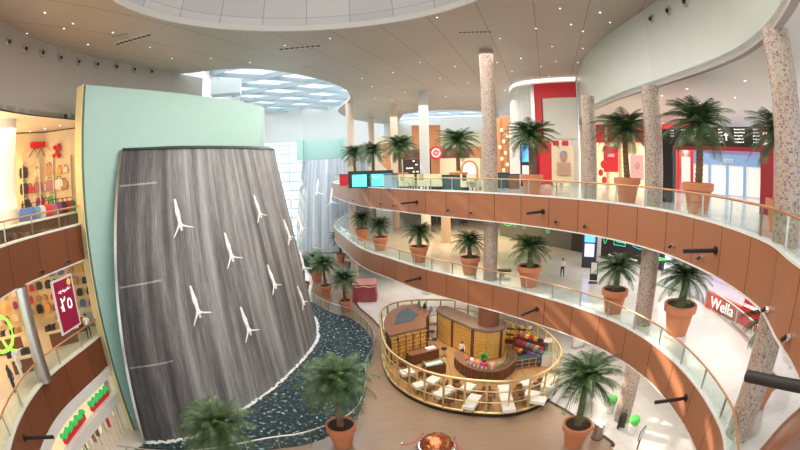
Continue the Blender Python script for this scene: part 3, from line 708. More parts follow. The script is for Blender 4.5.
# red and lilac shop behind the second rail, bottom right
rb = [at(u, v, Z1).xy for u, v in ((660,285),(692,295),(716,311),(740,331),(757,349),(772,372))]
rbp = [Vector(p) for p in spline([tuple(p) for p in rb], 4)]
bk = [p + Vector((5.5, 1.2)) for p in rbp]
MB().wall(bk, Z1, Z2-FB, -.3).build('wall_east_lower', M['lilac'], kind='structure')
def signboard(P0_, P1_, h, z0, m, label, txt=None, ts=1.0, tz=.3):
    qm = (P0_+P1_)/2; an = math.atan2((P1_-P0_).y, (P1_-P0_).x); t = thing('shop_sign', label, 'sign', (qm.x, qm.y, z0))
    MB().box((qm.x, qm.y, z0+h/2), ((P1_-P0_).length, .3, h), an).build('board', m, t)
    if txt: text(txt, (qm.x+math.sin(an)*.2, qm.y-math.cos(an)*.2, z0+tz), ts, M['sign_white'], t, rot=(PI/2, 0, an), ext=.03)
signboard(at(706,306.5,Z1).xy, at(739,323.5,Z1).xy, 1.25, Z1, mat('coral_red', (.62,.12,.09), .5), 'coral shop sign with white handwritten lettering behind the lower gallery rail', 'Wella', 1.15, .25)
signboard(at(741,324,Z1).xy, at(756,331.5,Z1).xy, 1.9, Z1, M['red'], 'bright red box sign with white scribble beside the larger coral sign', 'sensual', .5, 1.35)
signboard(far(699,292,35.5).xy, far(731,304,34.5).xy, .9, Z1+1.7, mat('brick_red', (.5,.14,.11), .5), 'long muted red panel high on the lilac wall below the wooden balcony')
# ground floor side wall beneath the east galleries
MB().wall([Vector((-5,116)), Vector((14,90)), Vector((30,60)), Vector((36,20)), Vector((34,-6))], 0, Z1-FB, -.3).build('wall_ground_east', M['peach_wall'], kind='structure')
# ---------------------------------------------------------------- west shops
MB().wall([Vector((-34,-6)), Vector((-34,27))], Z2, Z3, .3).build('wall_west_upper', M['warm_wall'], kind='structure')
MB().wall([Vector((-34,27)), Vector((-21.5,27))], Z2, Z3, .3).build('wall_west_upper_1', M['warm_wall'], kind='structure')
MB().wall([Vector((-34,-6)), Vector((-34,27))], Z1, Z2-FB, .3).build('wall_west_lower', M['warm_wall'], kind='structure')
MB().wall([Vector((-34,27)), Vector((-21.5,27))], Z1, Z2-FB, .3).build('wall_west_lower_1', M['warm_wall'], kind='structure')
MB().wall([Vector((-32,-6)), Vector((-32,27))], 0, Z1-FB, .3).build('wall_west_ground', M['peach_wall'], kind='structure')
MB().wall([Vector((-32,27)), Vector((-21.5,27))], 0, Z1-FB, .3).build('wall_west_ground_1', M['peach_wall'], kind='structure')
MB().wall([Vector((-46,28)), Vector((-22.8,28))], 0, ZT-.05, .3).build('wall_sun_block', M['white'], kind='structure')  # unseen wall added to block sun leaking in behind the mint wall
# white frame with two openings below the lower west balcony
gr = offset(ringL, -.25)[:34]; Lg = arclen(gr)
fr = MB()
fr.wall(gr, 4.75, Z1-FB-.12, .5); fr.wall(gr, 2.5, 3.3, .5)
def gp(s): return along(gr, s)[0]
for s0, s1, z0, z1 in ((0, 1.0, 0, 4.8), (10.6, 11.3, 0, 4.8)):
    fr.wall([gp(s0), gp((s0+s1)/2), gp(s1)], z0, z1, .5)
fr.build('wall_west_ground_2', M['white'], kind='structure')
# ================================================================ COLUMNS
def column(u_or_xy, z0, z1, r, m, label, name='column', rows=1):
    p = u_or_xy; b = MB(); b.lathe([(r, z0), (r, z1)], (p[0], p[1], 0), 32)
    o = b.build(name, m, smooth=40); o['kind'] = 'structure'; return o
V5 = at(490, 279, Z1).xy; V3 = at(642, 323.5, Z1).xy
for k, (p, r, zt, mm) in enumerate([((V5.x, V5.y), .62, ZT, 'mosaic'), ((V3.x, V3.y), .62, Z3, 'mosaic'), ((12.75, 8.05), .60, Z3, 'mosaic'),
        ((V2(590, 31).x, V2(590, 31).y), .52, Z3, 'mosaic')]):
    z0 = 3.4 if k == 0 else (Z2 if k == 3 else 0)
    if k == 2: p = (V2(789, 15.8).x, V2(789, 15.8).y)
    column(p, z0, zt, r, M[mm], '', 'wall_column_%d' % (k+1))
for k, (u, d, r, zt) in enumerate([(351, 64, .62, ZT), (372, 85, .62, ZT), (395, 68, .62, ZT)]):
    column(V2(u, d), 0, zt, r, mat('beige_column_%d' % k, (.66, .52, .42), .5), '', 'wall_column_%d' % (k+5))
column(V2(425, 56), 0, ZT, .66, M['steel'] if 0 else mat('pale_grey_column', (.62, .64, .62), .45), '', 'wall_column_8')
column(V2(445, 54), Z1, Z2-FB, .62, mat('tan_column', (.55, .42, .32), .5), '', 'wall_column_9')
column(V2(598.5, 42.5), Z1, Z2-FB, .5, mat('grey_lilac_column', (.45, .40, .42), .4), '', 'wall_column_10')
pw = far(5.5, 160, 31.0); column((pw.x, pw.y), Z2, Z3, .85, M['white'], '', 'wall_column_11')
pl = at(45, 385, Z1); column((pl.x-.3, pl.y+.4), Z1, Z2-FB, .42, M['steel'], '', 'wall_column_12')
# ================================================================ BALUSTRADES
def balustrade(path, z, side, label, h=1.12, sp=2.7, start=.6, railm='rail', th=.035, name='glass_balustrade', glassm='glass', group=None):
    path = [Vector((p[0], p[1])) for p in path]
    t = thing(name, label, 'balustrade', (path[0].x, path[0].y, z+.1), group)
    MB().wall(path, z+.1, z+.1+h-.08, 0).build('glass_panel', M[glassm], t)
    L = arclen(path)[-1]; s_ = start
    post = None
    while s_ < L:
        p, d = along(path, s_); n = Vector((d.y, -d.x))*side
        b = MB(); b.box((p.x - n.x*.06, p.y - n.y*.06, z+.1+h/2), (.05, .10, h), math.atan2(d.y, d.x)); b.build('post', M['steel'], t); s_ += sp
    MB().tube([(p.x, p.y, z+.1+h) for p in path], .055, 8).build('handrail', M[railm], t, smooth=60)
    return t
cutR = [p for p in ringR if p[1] < 88]; cutL = ringL
balustrade(offset(cutR, .03), Z1, 1, 'long curved glass balustrade with copper handrail round the lower east balcony')
balustrade(offset(cutR, .03), Z2, 1, 'long curved glass balustrade with copper handrail round the upper east balcony')
balustrade(offset(cutL, -.03), Z1, -1, 'glass balustrade with copper rail along the lower west balcony by the red sale poster')
balustrade(offset(cutL, -.03), Z2, -1, 'glass balustrade with copper rail along the upper west balcony by the yellow shop')
pr = [Vector(p) for p in spline([(-19,17.0)]+P0[1:]+[(-14.2,56.5)], 6)]
balustrade(offset(pr, .15), -.08, 1, 'low glass fence with pale steel rail winding round the dark pool', h=1.15, sp=2.2, railm='steel', name='pool_fence')
balustrade(offset(p2, .1), -.08, 1, 'distant curved pool fence with a golden rail beyond the palms', h=1.2, sp=2.5, railm='gold2', name='pool_fence')
balustrade(rbp, Z1, 1, 'thin steel and glass railing in front of the lilac shop on the lower gallery', h=1.15, sp=2.6, railm='steel')
MB().wall(rbp, Z1-.02, Z1+.12, .35).build('trim_30', M['steel'], kind='structure')
# ================================================================ CEILING FITTINGS
cl0 = MB(); cl0.lathe([(.10, -.03), (.10, 0)], n=14); cl = cl0.build('downlight', M['steel']); MB().lathe([(.075, -.05), (.075, -.02)], n=14).build('lamp_lens', M['lamp'], cl)
tag(cl, '', 'ceiling light', 'small round downlights in the main ceiling'); used = []
for u, v in [(437,17),(500,38),(536,28),(552,46),(571,24),(583,31),(556,61),(521,58),(497,62),(541,66),(512,71),(549,76),(440,78),(455,66),(468,82),(420,62),(393,72),(372,86),(362,78),(405,92),(446,96),(560,8),(600,12),(610,22),(64,28),(73,23),(27,33),(45,12),(150,47),(113,32),(330,38),(285,45),(250,62),(211,58),(462,104),(505,90),(578,62),(583,48),(88,44),(172,58),(392,100),(375,98)]:
    p = at(u, v, ZT - .0); place(cl, used, (p.x, p.y, ZT-.01), 0, 'tiny round recessed downlight in the beige panelled main ceiling', .72 + random.random()*.25)
used2 = []; cs = None
for u, v, z in [(662,95,Z3),(687,88,Z3),(700,103,Z3),(735,97,Z3),(745,80,Z3),(725,110,Z3),(655,112,Z3),(30,131,Z3),(60,125,Z3),(52,140,Z3),(45,128,Z3),(66,146,Z3)]:
    p = at(u, v, z); place(cl, [1], (p.x, p.y, z-.01), 0, 'tiny round recessed downlight in the pale soffit behind a bulkhead', 1.0, 'small round downlights in the gallery soffits')
vg = thing('ceiling_vent', '', 'ceiling vent', group='long slotted vents in the main ceiling')
MB().box((0, 0, -.03), (4.6, .95, .06)).build('frame', mat('vent_frame', (.62,.6,.56), .4), vg)
for k in range(8): b = MB(); b.tube([(-2.0+k*.57, 0, -.09), (-2.0+k*.57, 0, -.02)], .27, 12); b.build('nozzle', M['dark'], vg)
for (u, v, u2, v2), lb in zip([(279,49,321,45),(458,32,492,31.5),(116,44,151,34),(112,36.5,128,33)], ['long ceiling vent right of the skylight opening near the dome', 'long ceiling vent above the tall mosaic column', 'long ceiling vent over the grey west bulkhead', 'short bright ceiling slot left of the west vent']):
    a, c = at(u, v, ZT), at(u2, v2, ZT); m_ = (a+c)/2; place(vg, used2, (m_.x, m_.y, ZT), math.atan2(c.y-a.y, c.x-a.x), lb, (c-a).length/4.6)
# round air nozzles high on the bulkheads
def nearest_on(path, u, v, inward):
    d = ray(u, v); best = None
    for i in range(len(path)-1):
        a, b = path[i], path[i+1]; e = b-a; den = d.x*e.y - d.y*e.x
        if abs(den) < 1e-9: continue
        t = (a.x*e.y - a.y*e.x)/den; s_ = (a.x*d.y - a.y*d.x)/den
        if t > 0 and -.01 <= s_ <= 1.01:
            if best is None or t < best[0]: best = (t, e.normalized())
    if best is None: return None
    t, e = best; return Vector((d.x*t, d.y*t, ZC+d.z*t)), e
nz = thing('air_nozzle', '', 'air nozzle')
b = MB(); b.tube([(0, 0, 0), (0, -.12, 0)], [.30, .26], 20); b.build('rim', M['steel'], nz, smooth=40)
b = MB(); b.tube([(0, -.10, 0), (0, -.20, 0)], [.15, .12], 16); b.build('core', M['black'], nz, smooth=40)
un = []
def mount(src, used_, path, u, v, label, group=None, sc=1, flip=1, gap=.02):
    r_ = nearest_on(path, u, v, 1)
    if not r_: return
    p, e = r_; n = Vector((e.y, -e.x))
    if n.dot(Vector((-p.x, -p.y))) < 0: n = -n
    place(src, used_, (p.x+n.x*gap, p.y+n.y*gap, p.z), math.atan2(n.y, n.x)+PI/2, label, sc, group)
wl = ['first','second','third','fourth','fifth','sixth','seventh','eighth','ninth']
for k, (u, v) in enumerate([(8,42),(25,49),(42,53),(60,58),(78,62),(97,64.5),(116,67),(134,69.5),(151,72)]):
    mount(nz, un, bulkL, u, v, 'round air nozzle on the grey west bulkhead, %s from the photo\'s left edge' % wl[k], 'air nozzles on the grey west bulkhead')
for k, (u, v) in enumerate([(652,19),(669,11),(686,2)]):
    mount(nz, un, bulkR, u, v, 'round air nozzle on the pale east bulkhead, %s from the red corner shop' % wl[k], 'air nozzles on the pale east bulkhead')
# small chrome spots and black brackets on the wooden fascias
fs = thing('fascia_spotlight', '', 'spotlight'); b = MB(); b.tube([(0,0,0),(0,-.14,0)], [.13,.11], 12); b.build('base', M['chrome'], fs); b = MB(); b.tube([(0,-.14,0),(.05,-.3,-.08)], .07, 10); b.build('head', M['black'], fs)
uf = []; fR = offset(ringR, .12); fL = offset(ringL, -.12)
for u, v in [(547+10,221),(586,225.5),(449,209.5),(472,212),(395,205),(382,203),(349,199.5),(355,200.5),(673,245.5),(702,257),(769,309),(790,337)]:
    mount(fs, uf, fR, u, v, 'tiny chrome spotlight fixed to the orange wooden fascia of the upper east balcony', 'chrome spotlights on the upper east fascia')
for u, v in [(40,271),(66,261)]:
    mount(fs, uf, fL, u, v, 'small chrome spotlight on the dark wooden fascia left of the mint wall', 'chrome spotlights on the upper west fascia')
br = thing('banner_bracket', '', 'bracket'); b = MB(); b.tube([(0,0,0),(0,-1.9,0)], .1, 12); b.build('arm', M['black'], br, smooth=40); b = MB(); b.tube([(0,.0,0),(0,-.06,0)], .2, 12); b.build('plate', M['black'], br)
ub = []
for (u, v), pth, lb in [((417,202),fR,'black banner bracket on the upper fascia below the cream chairs'), ((543,211.5),fR,'black banner bracket on the upper fascia below the corner shop palm'), ((716,250.5),fR,'black banner bracket on the upper fascia below the directory gate'),
                    ((420,278),fR,'black banner bracket on the lower fascia above the red draped table'), ((537,309),fR,'black banner bracket on the lower fascia behind the cafe kiosk'), ((686,398),fR,'black banner bracket on the lower fascia above the white sunlit floor'), ((24,438),fL,'black banner bracket on the lower west fascia beside the white frame')]:
    mount(br, ub, pth, u, v, lb, gap=0)
# the large bracket close to the camera, on the upper fascia where the balcony comes round
a, c = far(747, 376, 9.2), far(830, 392, 8.6)
bb = thing('banner_bracket', 'big black pipe bracket crossing in front of the nearest mosaic column', 'bracket', tuple(c))
b = MB(); b.tube([tuple(a), tuple(c)], .14, 16); b.build('arm', M['black'], bb, smooth=40)
b = MB(); b.tube([tuple(a + (a-c).normalized()*.03), tuple(a)], [.11,.145], 16); b.build('end_cap', M['dark'], bb)
# ================================================================ PALMS
def leafmat():
    m, nt, b = node_mat('palm_leaf'); g = G(nt); v = g.uv('Object')
    g.l(g.ramp(g.noise(v, 3.0, 3), [(.3,(.02,.05,.018)),(.55,(.055,.115,.035)),(.75,(.19,.26,.09))]), b.inputs['Base Color']); b.inputs['Roughness'].default_value = .45; return m
M['leaf'] = leafmat(); M['trunk'] = mat('palm_trunk', (.20,.11,.055), .9, noise=.45, scale=9)
def crown(c, R, nf, seed, droop=1.0):
    rd = random.Random(seed); b = MB()
    for k in range(nf):
        az = 2*PI*(k*.618) + rd.random()*.3; el = -.30 + 1.8*(k/nf)**.85; ln = R*(.85+.3*rd.random())*(1.0 if k < nf*.8 else .75)
        p = Vector(c); pts = [p.copy()]; e = el; seg = 9
        for i in range(seg):
            p = p + Vector((math.cos(az)*math.cos(e), math.sin(az)*math.cos(e), math.sin(e)))*(ln/seg*1.15); e -= (.12+.05*rd.random())*droop; pts.append(p.copy())
        side = Vector((-math.sin(az), math.cos(az), 0))
        b.tube([tuple(q) for q in pts], [.03*(1-i/(seg+1)) + .006 for i in range(seg+1)], 4)
        for i in range(1, seg+1):
            for h in (0, .5):
                q = pts[i-1].lerp(pts[i], h); d = (pts[i]-pts[i-1]).normalized(); up = side.cross(d)
                w = R*.30*math.sin(PI*min(.97, (i+h)/(seg+.8)))**.6
                for s_ in (-1, 1):
                    tip = q + side*s_*w*.78 + d*w*.75 - Vector((0,0,1))*w*.30 + up*(rd.random()-.4)*.1*w
                    b.quad(q - d*.022*R, q + d*.022*R, tip + d*.010, tip - d*.010)
    return b
def palm(H, R, nf, seed, lean=.05, pr=.95, ph=1.65):
    t = thing('potted_palm', '', 'potted palm')
    b = MB(); b.lathe([(pr*.62, 0), (pr*.86, ph*.72), (pr*.90, ph*.72), (pr*.90, ph*.74), (pr*1.0, ph*.76), (pr*1.02, ph*.98), (pr*.98, ph), (pr*.86, ph), (pr*.84, ph-.14)], n=32, cap=False); b.face([i for i in range(32)][::-1])
    b.build('pot', M['terra'], t, smooth=35)
    b = MB(); b.lathe([(.01, ph-.10), (pr*.85, ph-.12)], n=24, cap=False); b.build('soil', M['soil'], t)
    b = MB(); pts = []; rr = []; n = 26
    for i in range(n+1):
        f = i/n; z = ph-.2 + (H-ph+.25)*f; pts.append((lean*math.sin(f*2.2)*2, lean*f, z)); rr.append((.26 - .07*f)*(1.0 if i % 2 else .84))
    b.tube(pts, rr, 10); b.build('trunk', M['trunk'], t)
    crown((pts[-1][0], pts[-1][1], H), R, nf, seed).build('crown', M['leaf'], t)
    return t
protos = {'tall': palm(4.75, 2.2, 58, 1), 'tall2': palm(4.75, 2.2, 56, 2, -.06), 'short': palm(3.0, 1.6, 48, 3), 'short2': palm(3.0, 1.6, 48, 4, .03)}
up_ = {k: [] for k in protos}
def on_ring(u, out, z, ph=1.0):                          # stands behind the balcony edge at the photo column u
    p, e = nearest_on(ringR, u, 200, 1); n = Vector((e.y, -e.x)); 
    if n.dot(Vector((-p.x, -p.y))) < 0: n = -n
    q = Vector((p.x, p.y)) ; dr = q.normalized(); return q + dr*out/max(.5, abs(dr.dot(n)))
def put(kind, xy, z, rz, label, sc=1, group=None):
    return place(protos[kind], up_[kind], (xy[0], xy[1], z), rz, label, sc, group)
g2_ = 'potted palms along the upper east balcony'; g1_ = 'potted palms along the lower east balcony'; g0_ = 'potted palms on the ground floor around the pool'
for u, kd, sc, out, lb in [(356,'tall',.92,3.2,'potted palm at the far tip of the upper balcony in front of a beige column'), (374,'tall2',.92,3.5,'potted palm by the glowing teal screen on the upper balcony'), (401,'tall',1.0,3.6,'potted palm beside the cream chairs of the upper cafe'),
        (459,'tall2',1.0,4.4,'potted palm left of the tall mosaic column on the upper balcony'), (532,'tall',.98,1.5,'potted palm before the red and white corner shop'), (627,'tall2',1.0,1.5,'potted palm before the red disc shopfront between two mosaic columns'),
        (698,'tall',1.02,1.5,'potted palm covering the middle of the directory gate'), (781,'tall2',.84,2.2,'potted palm against the nearest mosaic column on the upper balcony')]:
    put(kd, on_ring(u, out, Z2), Z2, u*.7, lb, sc, g2_)
for u, kd, sc, out, lb in [(361,'short',1.0,3.2,'farthest palm in a terracotta pot on the lower balcony'), (379,'short2',1.02,1.6,'palm in a wide pot second along the lower balcony from its far end'), (418,'short',1.04,1.5,'palm in a terracotta pot above the draped red table, lower balcony'), (470,'short2',1.0,1.5,'palm just left of the mosaic column on the lower balcony'),
        (531,'short',1.08,1.6,'palm right of the mosaic column beside the low black bench, lower balcony'), (621,'short2',1.04,1.3,'palm left of the sunlit mosaic column on the lower balcony'), (677,'short',1.2,1.2,'palm right of the sunlit mosaic column on the lower balcony'), (752,'tall2',.86,2.0,'half hidden palm behind the nearest mosaic column, lower balcony')]:
    p = on_ring(u, out, Z1)
    if u == 752: p = at(756, 404, Z1).xy
    if u == 677: p = at(676, 333, Z1).xy
    put(kd, p, Z1, u*.9, lb, sc, g1_)
for (u, v), kd, sc, lb in [((343,444),'tall',1.06,'large potted palm on the brown floor at the near bend of the pool fence'), ((573.5,444),'tall2',1.08,'large sunlit potted palm right of the oval cafe kiosk'), ((346,311),'tall',.90,'potted palm just left of the draped red table'),
        ((326.5,296),'tall2',.98,'potted palm right beside the waterfall at the far end of the pool'), ((317,281),'short2',1.2,'far potted palm with pale crown behind the pool end'), ((305,292),'tall2',.9,'palm crown peeping out behind the waterfall edge'), ((341,262),'tall',1.0,'farthest potted palm below the tip of the lower balcony')]:
    put(kd, at(u, v, 0).xy, 0, u*.5, lb, sc, g0_)
q = far(217, 432, 19.6); put('tall', (q.x, q.y), 0, 1.9, 'dark potted palm at the near end of the pool, cut by the bottom edge', .98, g0_)
# ================================================================ DIVER SCULPTURES
def skin_mesh(name, nodes, edges, root=0, sub=1):
    me = bpy.data.meshes.new(name); me.from_pydata([n[:3] for n in nodes], edges, [])
    o = bpy.data.objects.new(name, me); C.objects.link(o)
    o.modifiers.new('s', 'SKIN'); 
    if not me.skin_vertices: me.attributes.new
    for i, n in enumerate(nodes):
        sv = me.skin_vertices[0].data[i]; sv.radius = (n[3], n[4] if len(n) > 4 else n[3]); sv.use_root = (i == root)
    mo = o.modifiers.new('b', 'SUBSURF'); mo.levels = sub; mo.render_levels = sub
    bpy.context.view_layer.update()
    r = bpy.data.meshes.new_from_object(o.evaluated_get(bpy.context.evaluated_depsgraph_get())); bpy.data.objects.remove(o); r.name = name
    r.polygons.foreach_set('use_smooth', [True]*len(r.polygons)); return r
# a diver, head down, local y = away from the water sheet is negative; feet at the top near the sheet
dn = [(0,-.62,0,.17,.13),(0,-.72,-.25,.15,.12),(0,-.86,-.52,.19,.14),(0,-.95,-.66,.08),(0,-1.0,-.80,.11),(0,-1.0,-.92,.09),
      (.10,-.50,.28,.12),(.07,-.30,.72,.085),(.05,-.16,1.12,.055),(.05,-.06,1.34,.04),
      (-.10,-.50,.28,.12),(-.07,-.30,.72,.085),(-.05,-.16,1.12,.055),(-.05,-.06,1.34,.04),
      (.22,-.88,-.56,.085),(.56,-.95,-.66,.07),(.95,-1.0,-.74,.055),(1.12,-1.02,-.78,.035),
      (-.20,-.88,-.60,.085),(-.40,-.95,-.88,.07),(-.62,-1.0,-1.18,.055),(-.70,-1.02,-1.32,.035)]
de = [(0,1),(1,2),(2,3),(3,4),(4,5),(0,6),(6,7),(7,8),(8,9),(0,10),(10,11),(11,12),(12,13),(2,14),(14,15),(15,16),(16,17),(2,18),(18,19),(19,20),(20,21)]
dme = skin_mesh('diver_figure', dn, de); dme.materials.append(mat('white_fibreglass', (.95,.93,.90), .4))
def fall_hit(u, v):
    d = ray(u, v); best = None
    for j in range(0, 60):
        for i in range(0, (len(Tp)-1)*2):
            q = fall_pt(i/2, j/60); w_ = q - Vector((0, 0, ZC)); c_ = w_.normalized().dot(d.normalized())
            if w_.length < 60 and (best is None or c_ > best[0] + 1e-7 ): best = (c_, q, i/2)
    _, q, i = best; i0 = int(min(i, len(Bp)-2)); e = (Bp[i0+1]-Bp[i0]).normalized(); n = Vector((e.y, -e.x)); return q, n
first = None; gd = 'white diving figure sculptures on the waterfall'
for u, v, sc, lb in [(174,218,1.0,'white diver sculpture highest and leftmost on the waterfall'), (223,250,1.0,'white diver sculpture in the middle row, left of centre on the waterfall'), (192,304,1.0,'white diver sculpture low on the left of the waterfall'), (240,322,1.0,'lowest white diver sculpture, above the near bend of the pool'),
        (252,209,.9,'white diver sculpture high on the right part of the waterfall'), (266,277,.95,'white diver sculpture in the middle row on the right part of the waterfall'), (282,232,.9,'white diver sculpture near the right edge, upper row of the waterfall'), (295.5,296,.85,'small white diver sculpture low by the right edge of the waterfall')]:
    q, n = fall_hit(u, v)
    if first is None: o = bpy.data.objects.new('diver_sculpture', dme); C.objects.link(o); first = tag(o, lb, 'sculpture', gd)
    else: o = first.copy(); C.objects.link(o); o['label'] = lb
    o.location = q + Vector((n.x, n.y, 0))*.12; o.rotation_euler = (.10, 0, math.atan2(n.y, n.x)+PI/2); o.scale = (sc*.98,)*3
for u, v, sc, yaw, lb in [(287,200,1.0,1.2,'dark profile diver sculpture at the upper right rim of the waterfall'), (295.5,222,1.0,1.2,'profile diver sculpture beyond the rim, just above the pale palm crown'), (300,262,.9,.8,'pale diver sculpture at the rim in front of the far palms'),
        (319,188,1.1,-.2,'faint diver sculpture high on the far pale waterfall'), (333,197,1.1,-.2,'faint diver sculpture on the far pale waterfall near the balcony tip')]:
    o = first.copy(); C.objects.link(o); o['label'] = lb
    q = far(u, v, 43.5 if u < 310 else 88.5); o.location = q; o.rotation_euler = (.1, 0, yaw); o.scale = (sc*.95,)*3
    if u > 310: o['group'] = 'diver sculptures on the far waterfall'; o.scale = (1.5,)*3
# ================================================================ PEOPLE
def person(loc, rz, label, shirt, trousers, hair=(.03,.02,.02), h=1.72, stride=.14, arm=.1, fore=0):
    s = h/1.72
    N = [(0,0,.95,.145,.11),(0,0,1.15,.135,.095),(0,.01,1.38,.175,.105),(0,.01,1.48,.06),(0,.02,1.56,.085,.095),(0,.02,1.66,.08,.09),
         (.10,0,.88,.095),(.11,stride*.6,.48,.062),(.11,stride*.2,.10,.042),(.11,stride*.2+.14,.04,.035),
         (-.10,0,.88,.095),(-.11,-stride*.3,.48,.062),(-.11,-stride*1.3,.10,.042),(-.11,-stride*1.3+.14,.04,.035),
         (.20,.0,1.40,.055),(.25,-arm,1.12,.042),(.25,.05+fore*.3,.90+fore*.2,.032),(.25,.10+fore*.4,.82+fore*.22,.03),
         (-.20,.0,1.40,.055),(-.25,arm,1.12,.042),(-.25,.15+fore*.3,.90+fore*.2,.032),(-.25,.2+fore*.4,.82+fore*.22,.03)]
    E = [(0,1),(1,2),(2,3),(3,4),(4,5),(0,6),(6,7),(7,8),(8,9),(0,10),(10,11),(11,12),(12,13),(2,14),(14,15),(15,16),(16,17),(2,18),(18,19),(19,20),(20,21)]
    me = skin_mesh('person_figure', N, E)
    for m_ in (M['skin'], shirt, trousers, M['black']): me.materials.append(m_)
    for p in me.polygons:
        c = p.center; k = 0
        if c.z < .09: k = 3
        elif c.z < .98 and abs(c.x) < .21: k = 2
        elif c.z < 1.46 and not (abs(c.x) > .2 and c.z < 1.08): k = 1
        p.material_index = k
    o = bpy.data.objects.new('person', me); C.objects.link(o); tag(o, label, 'person'); o.location = loc; o.rotation_euler = (0,0,rz); o.scale = (s,s,s)
    b = MB(); b.ball((0, -.005, 1.665), .105, 12, 8, (.95,1.05,.9)); hm = b.build('hair', mat('hair_colour', hair, .6)); hm.parent = o
    hm.data.transform(Matrix.Identity(4)); return o
p = at(562, 277, Z1); person(tuple(p), 2.4, 'person in a white shirt and dark trousers walking on the lower gallery', GC[8], M['black'])
p = at(90, 338, Z1); person((p.x, p.y, Z1), .6, 'person in a white top standing beside the maroon sale poster', GC[8], M['black'], h=1.75)
# ================================================================ THE OVAL CAFE KIOSK
KP = [(-2.15,40.6),(-2.1,37.3),(-1.5,32.2),(-.2,29.1),(2.1,26.6),(5.3,25.1),(8.0,24.7),(10.7,25.8),(12.6,28.2),(13.0,31.2),(12.4,35.0),(10.6,38.2),(8.5,40.8),(6.0,43.1),(2.0,43.8),(-.8,43.0)]
kp = [Vector(p) for p in cspline(KP, 6)]; KZ = .22
kc = sum(kp, Vector((0,0)))/len(kp)
kf = thing('kiosk_platform', 'oval raised wooden platform of the brass railed cafe kiosk', 'platform', (kc.x, kc.y, 0))
MB().prism([(kc + (p-kc)*1.012) for p in kp], 0, .16).build('base', M['black'], kf)
def _parq():
    m, nt, b = node_mat('kiosk_parquet'); g = G(nt); v = g.uv('Object'); x = g.sep(v)
    s_ = g.math('LESS_THAN', g.math('FRACT', g.math('MULTIPLY', x[0], .8)), .03)
    c = g.mix(g.noise(g.scale(v, (1, 5, 1)), 2, 3), (.42,.22,.09), (.60,.36,.16)); g.l(g.mix(s_, c, (.2,.1,.05)), b.inputs['Base Color']); b.inputs['Roughness'].default_value = .25; return m
MB().prism([(kc + (p-kc)*.995) for p in kp], .16, KZ).build('deck', _parq(), kf)
kr = thing('kiosk_railing', 'tall curved polished brass railing with glass panels around the oval cafe kiosk', 'railing', (kc.x, kc.y, KZ))
kpc = kp + [kp[0]]; KH = 3.1
# an opening at the back right
Lk = arclen(kpc)[-1]
for z, r in ((KH, .10), (.34, .11), (2.2, .045), (1.25, .045)):
    MB().tube([(p.x, p.y, z) for p in kpc], r, 8, False).build('rail', M['gold'], kr, smooth=60)
n_p = 34
for k in range(n_p):
    p, d = along(kpc, Lk*k/n_p); b = MB(); b.box((p.x, p.y, (KH+KZ)/2), (.13, .13, KH-KZ), math.atan2(d.y, d.x)); b.build('post', M['gold'], kr)
MB().wall(kpc, KZ+.2, KH-.1, 0).build('glass_panel', glass_mat('warm_glass', (.95,.93,.86), .06), kr)
# left display cabinet: curved, brown top with a dark glass inset, brass shelves under it
ZK = 3.05
cab = thing('display_cabinet', 'curved brown display cabinet with dark glass top and glowing brass shelves', 'cabinet', tuple(at(405, 325, 0)))
ct = [at(u, v, ZK) for u, v in ((383.5,323),(386,316),(391,310.5),(402,305),(417,304),(431,311),(426,317.5),(426,327),(407,331),(389.5,335.5),(385,330))]
M['kbrown'] = mat('kiosk_brown_top', (.24,.11,.065), .35); M['kwood'] = mat('kiosk_dark_wood', (.14,.055,.03), .4)
MB().prism([(p.x,p.y) for p in ct], ZK-.2, ZK).build('top', M['kbrown'], cab)
cn_ = sum((Vector((p.x,p.y)) for p in ct), Vector((0,0)))/len(ct)
MB().prism([tuple(cn_ + (Vector((p.x,p.y))-cn_)*.93) for p in ct], KZ, ZK-.2).build('body', M['kwood'], cab)
gi = [at(u, v, ZK) for u, v in ((394.4,325),(396,316),(401,311),(407.3,307.9),(417.9,314.4),(412,321))]
MB().prism([(p.x,p.y) for p in gi], ZK, ZK+.05).build('glass_inset', mat('dark_glass', (.08,.12,.13), .08), cab)
a0, a1 = ct[9].xy, ct[7].xy; dd = (a1-a0); an = math.atan2(dd.y, dd.x); nn = Vector((dd.y, -dd.x)).normalized()
b = MB()
mc = (a0+a1)/2 - nn*.15
b.box((mc.x, mc.y, (ZK+KZ)/2-.1), (dd.length*.98, .1, ZK-KZ-.3), an); b.build('back_panel', M['gold2'], cab)
for k in range(7):
    b = MB(); q = (a0+a1)/2 + nn*.05; b.box((q.x, q.y, KZ+.25+k*.38), (dd.length*.98, .4, .06), an); b.build('shelf', M['gold'], cab)
for k in range(6):
    b = MB(); q = a0.lerp(a1, k/5) + nn*.07; b.box((q.x, q.y, (ZK+KZ)/2-.1), (.08, .4, ZK-KZ-.3), an); b.build('divider', M['kwood'], cab)
goods = MB(); rg = random.Random(11)
q0 = None
b = MB()
for k in range(6):
    for j in range(12):
        q = a0.lerp(a1, (j+.5+.2*rg.random())/12.4) + nn*.12; b.box((q.x, q.y, KZ+.38+k*.38), (.2,.2,.2), an)
b.build('jars', mat('amber_jars', (.62,.30,.06), .4, emit=.12), cab)['kind'] = 'stuff'  # faint glow put into the jars, which are no lamps
for k, (u, v, c) in enumerate([(419,303.3,6),(424.5,306,5),(431,309,2)]):
    p = at(u, v, ZK); b = MB(); b.lathe([(.16,0),(.18,.1),(.15,.35),(.05,.5),(.05,.6)], (p.x*.985, p.y*.985, ZK), 12); tag(b.build('jar', M[('black')] if k == 1 else GC[c], smooth=40), ['green jar on top of the curved display cabinet', 'black jar between the green and the blue one on the display cabinet', 'blue jar at the right end of the display cabinet top'][k], 'jar')
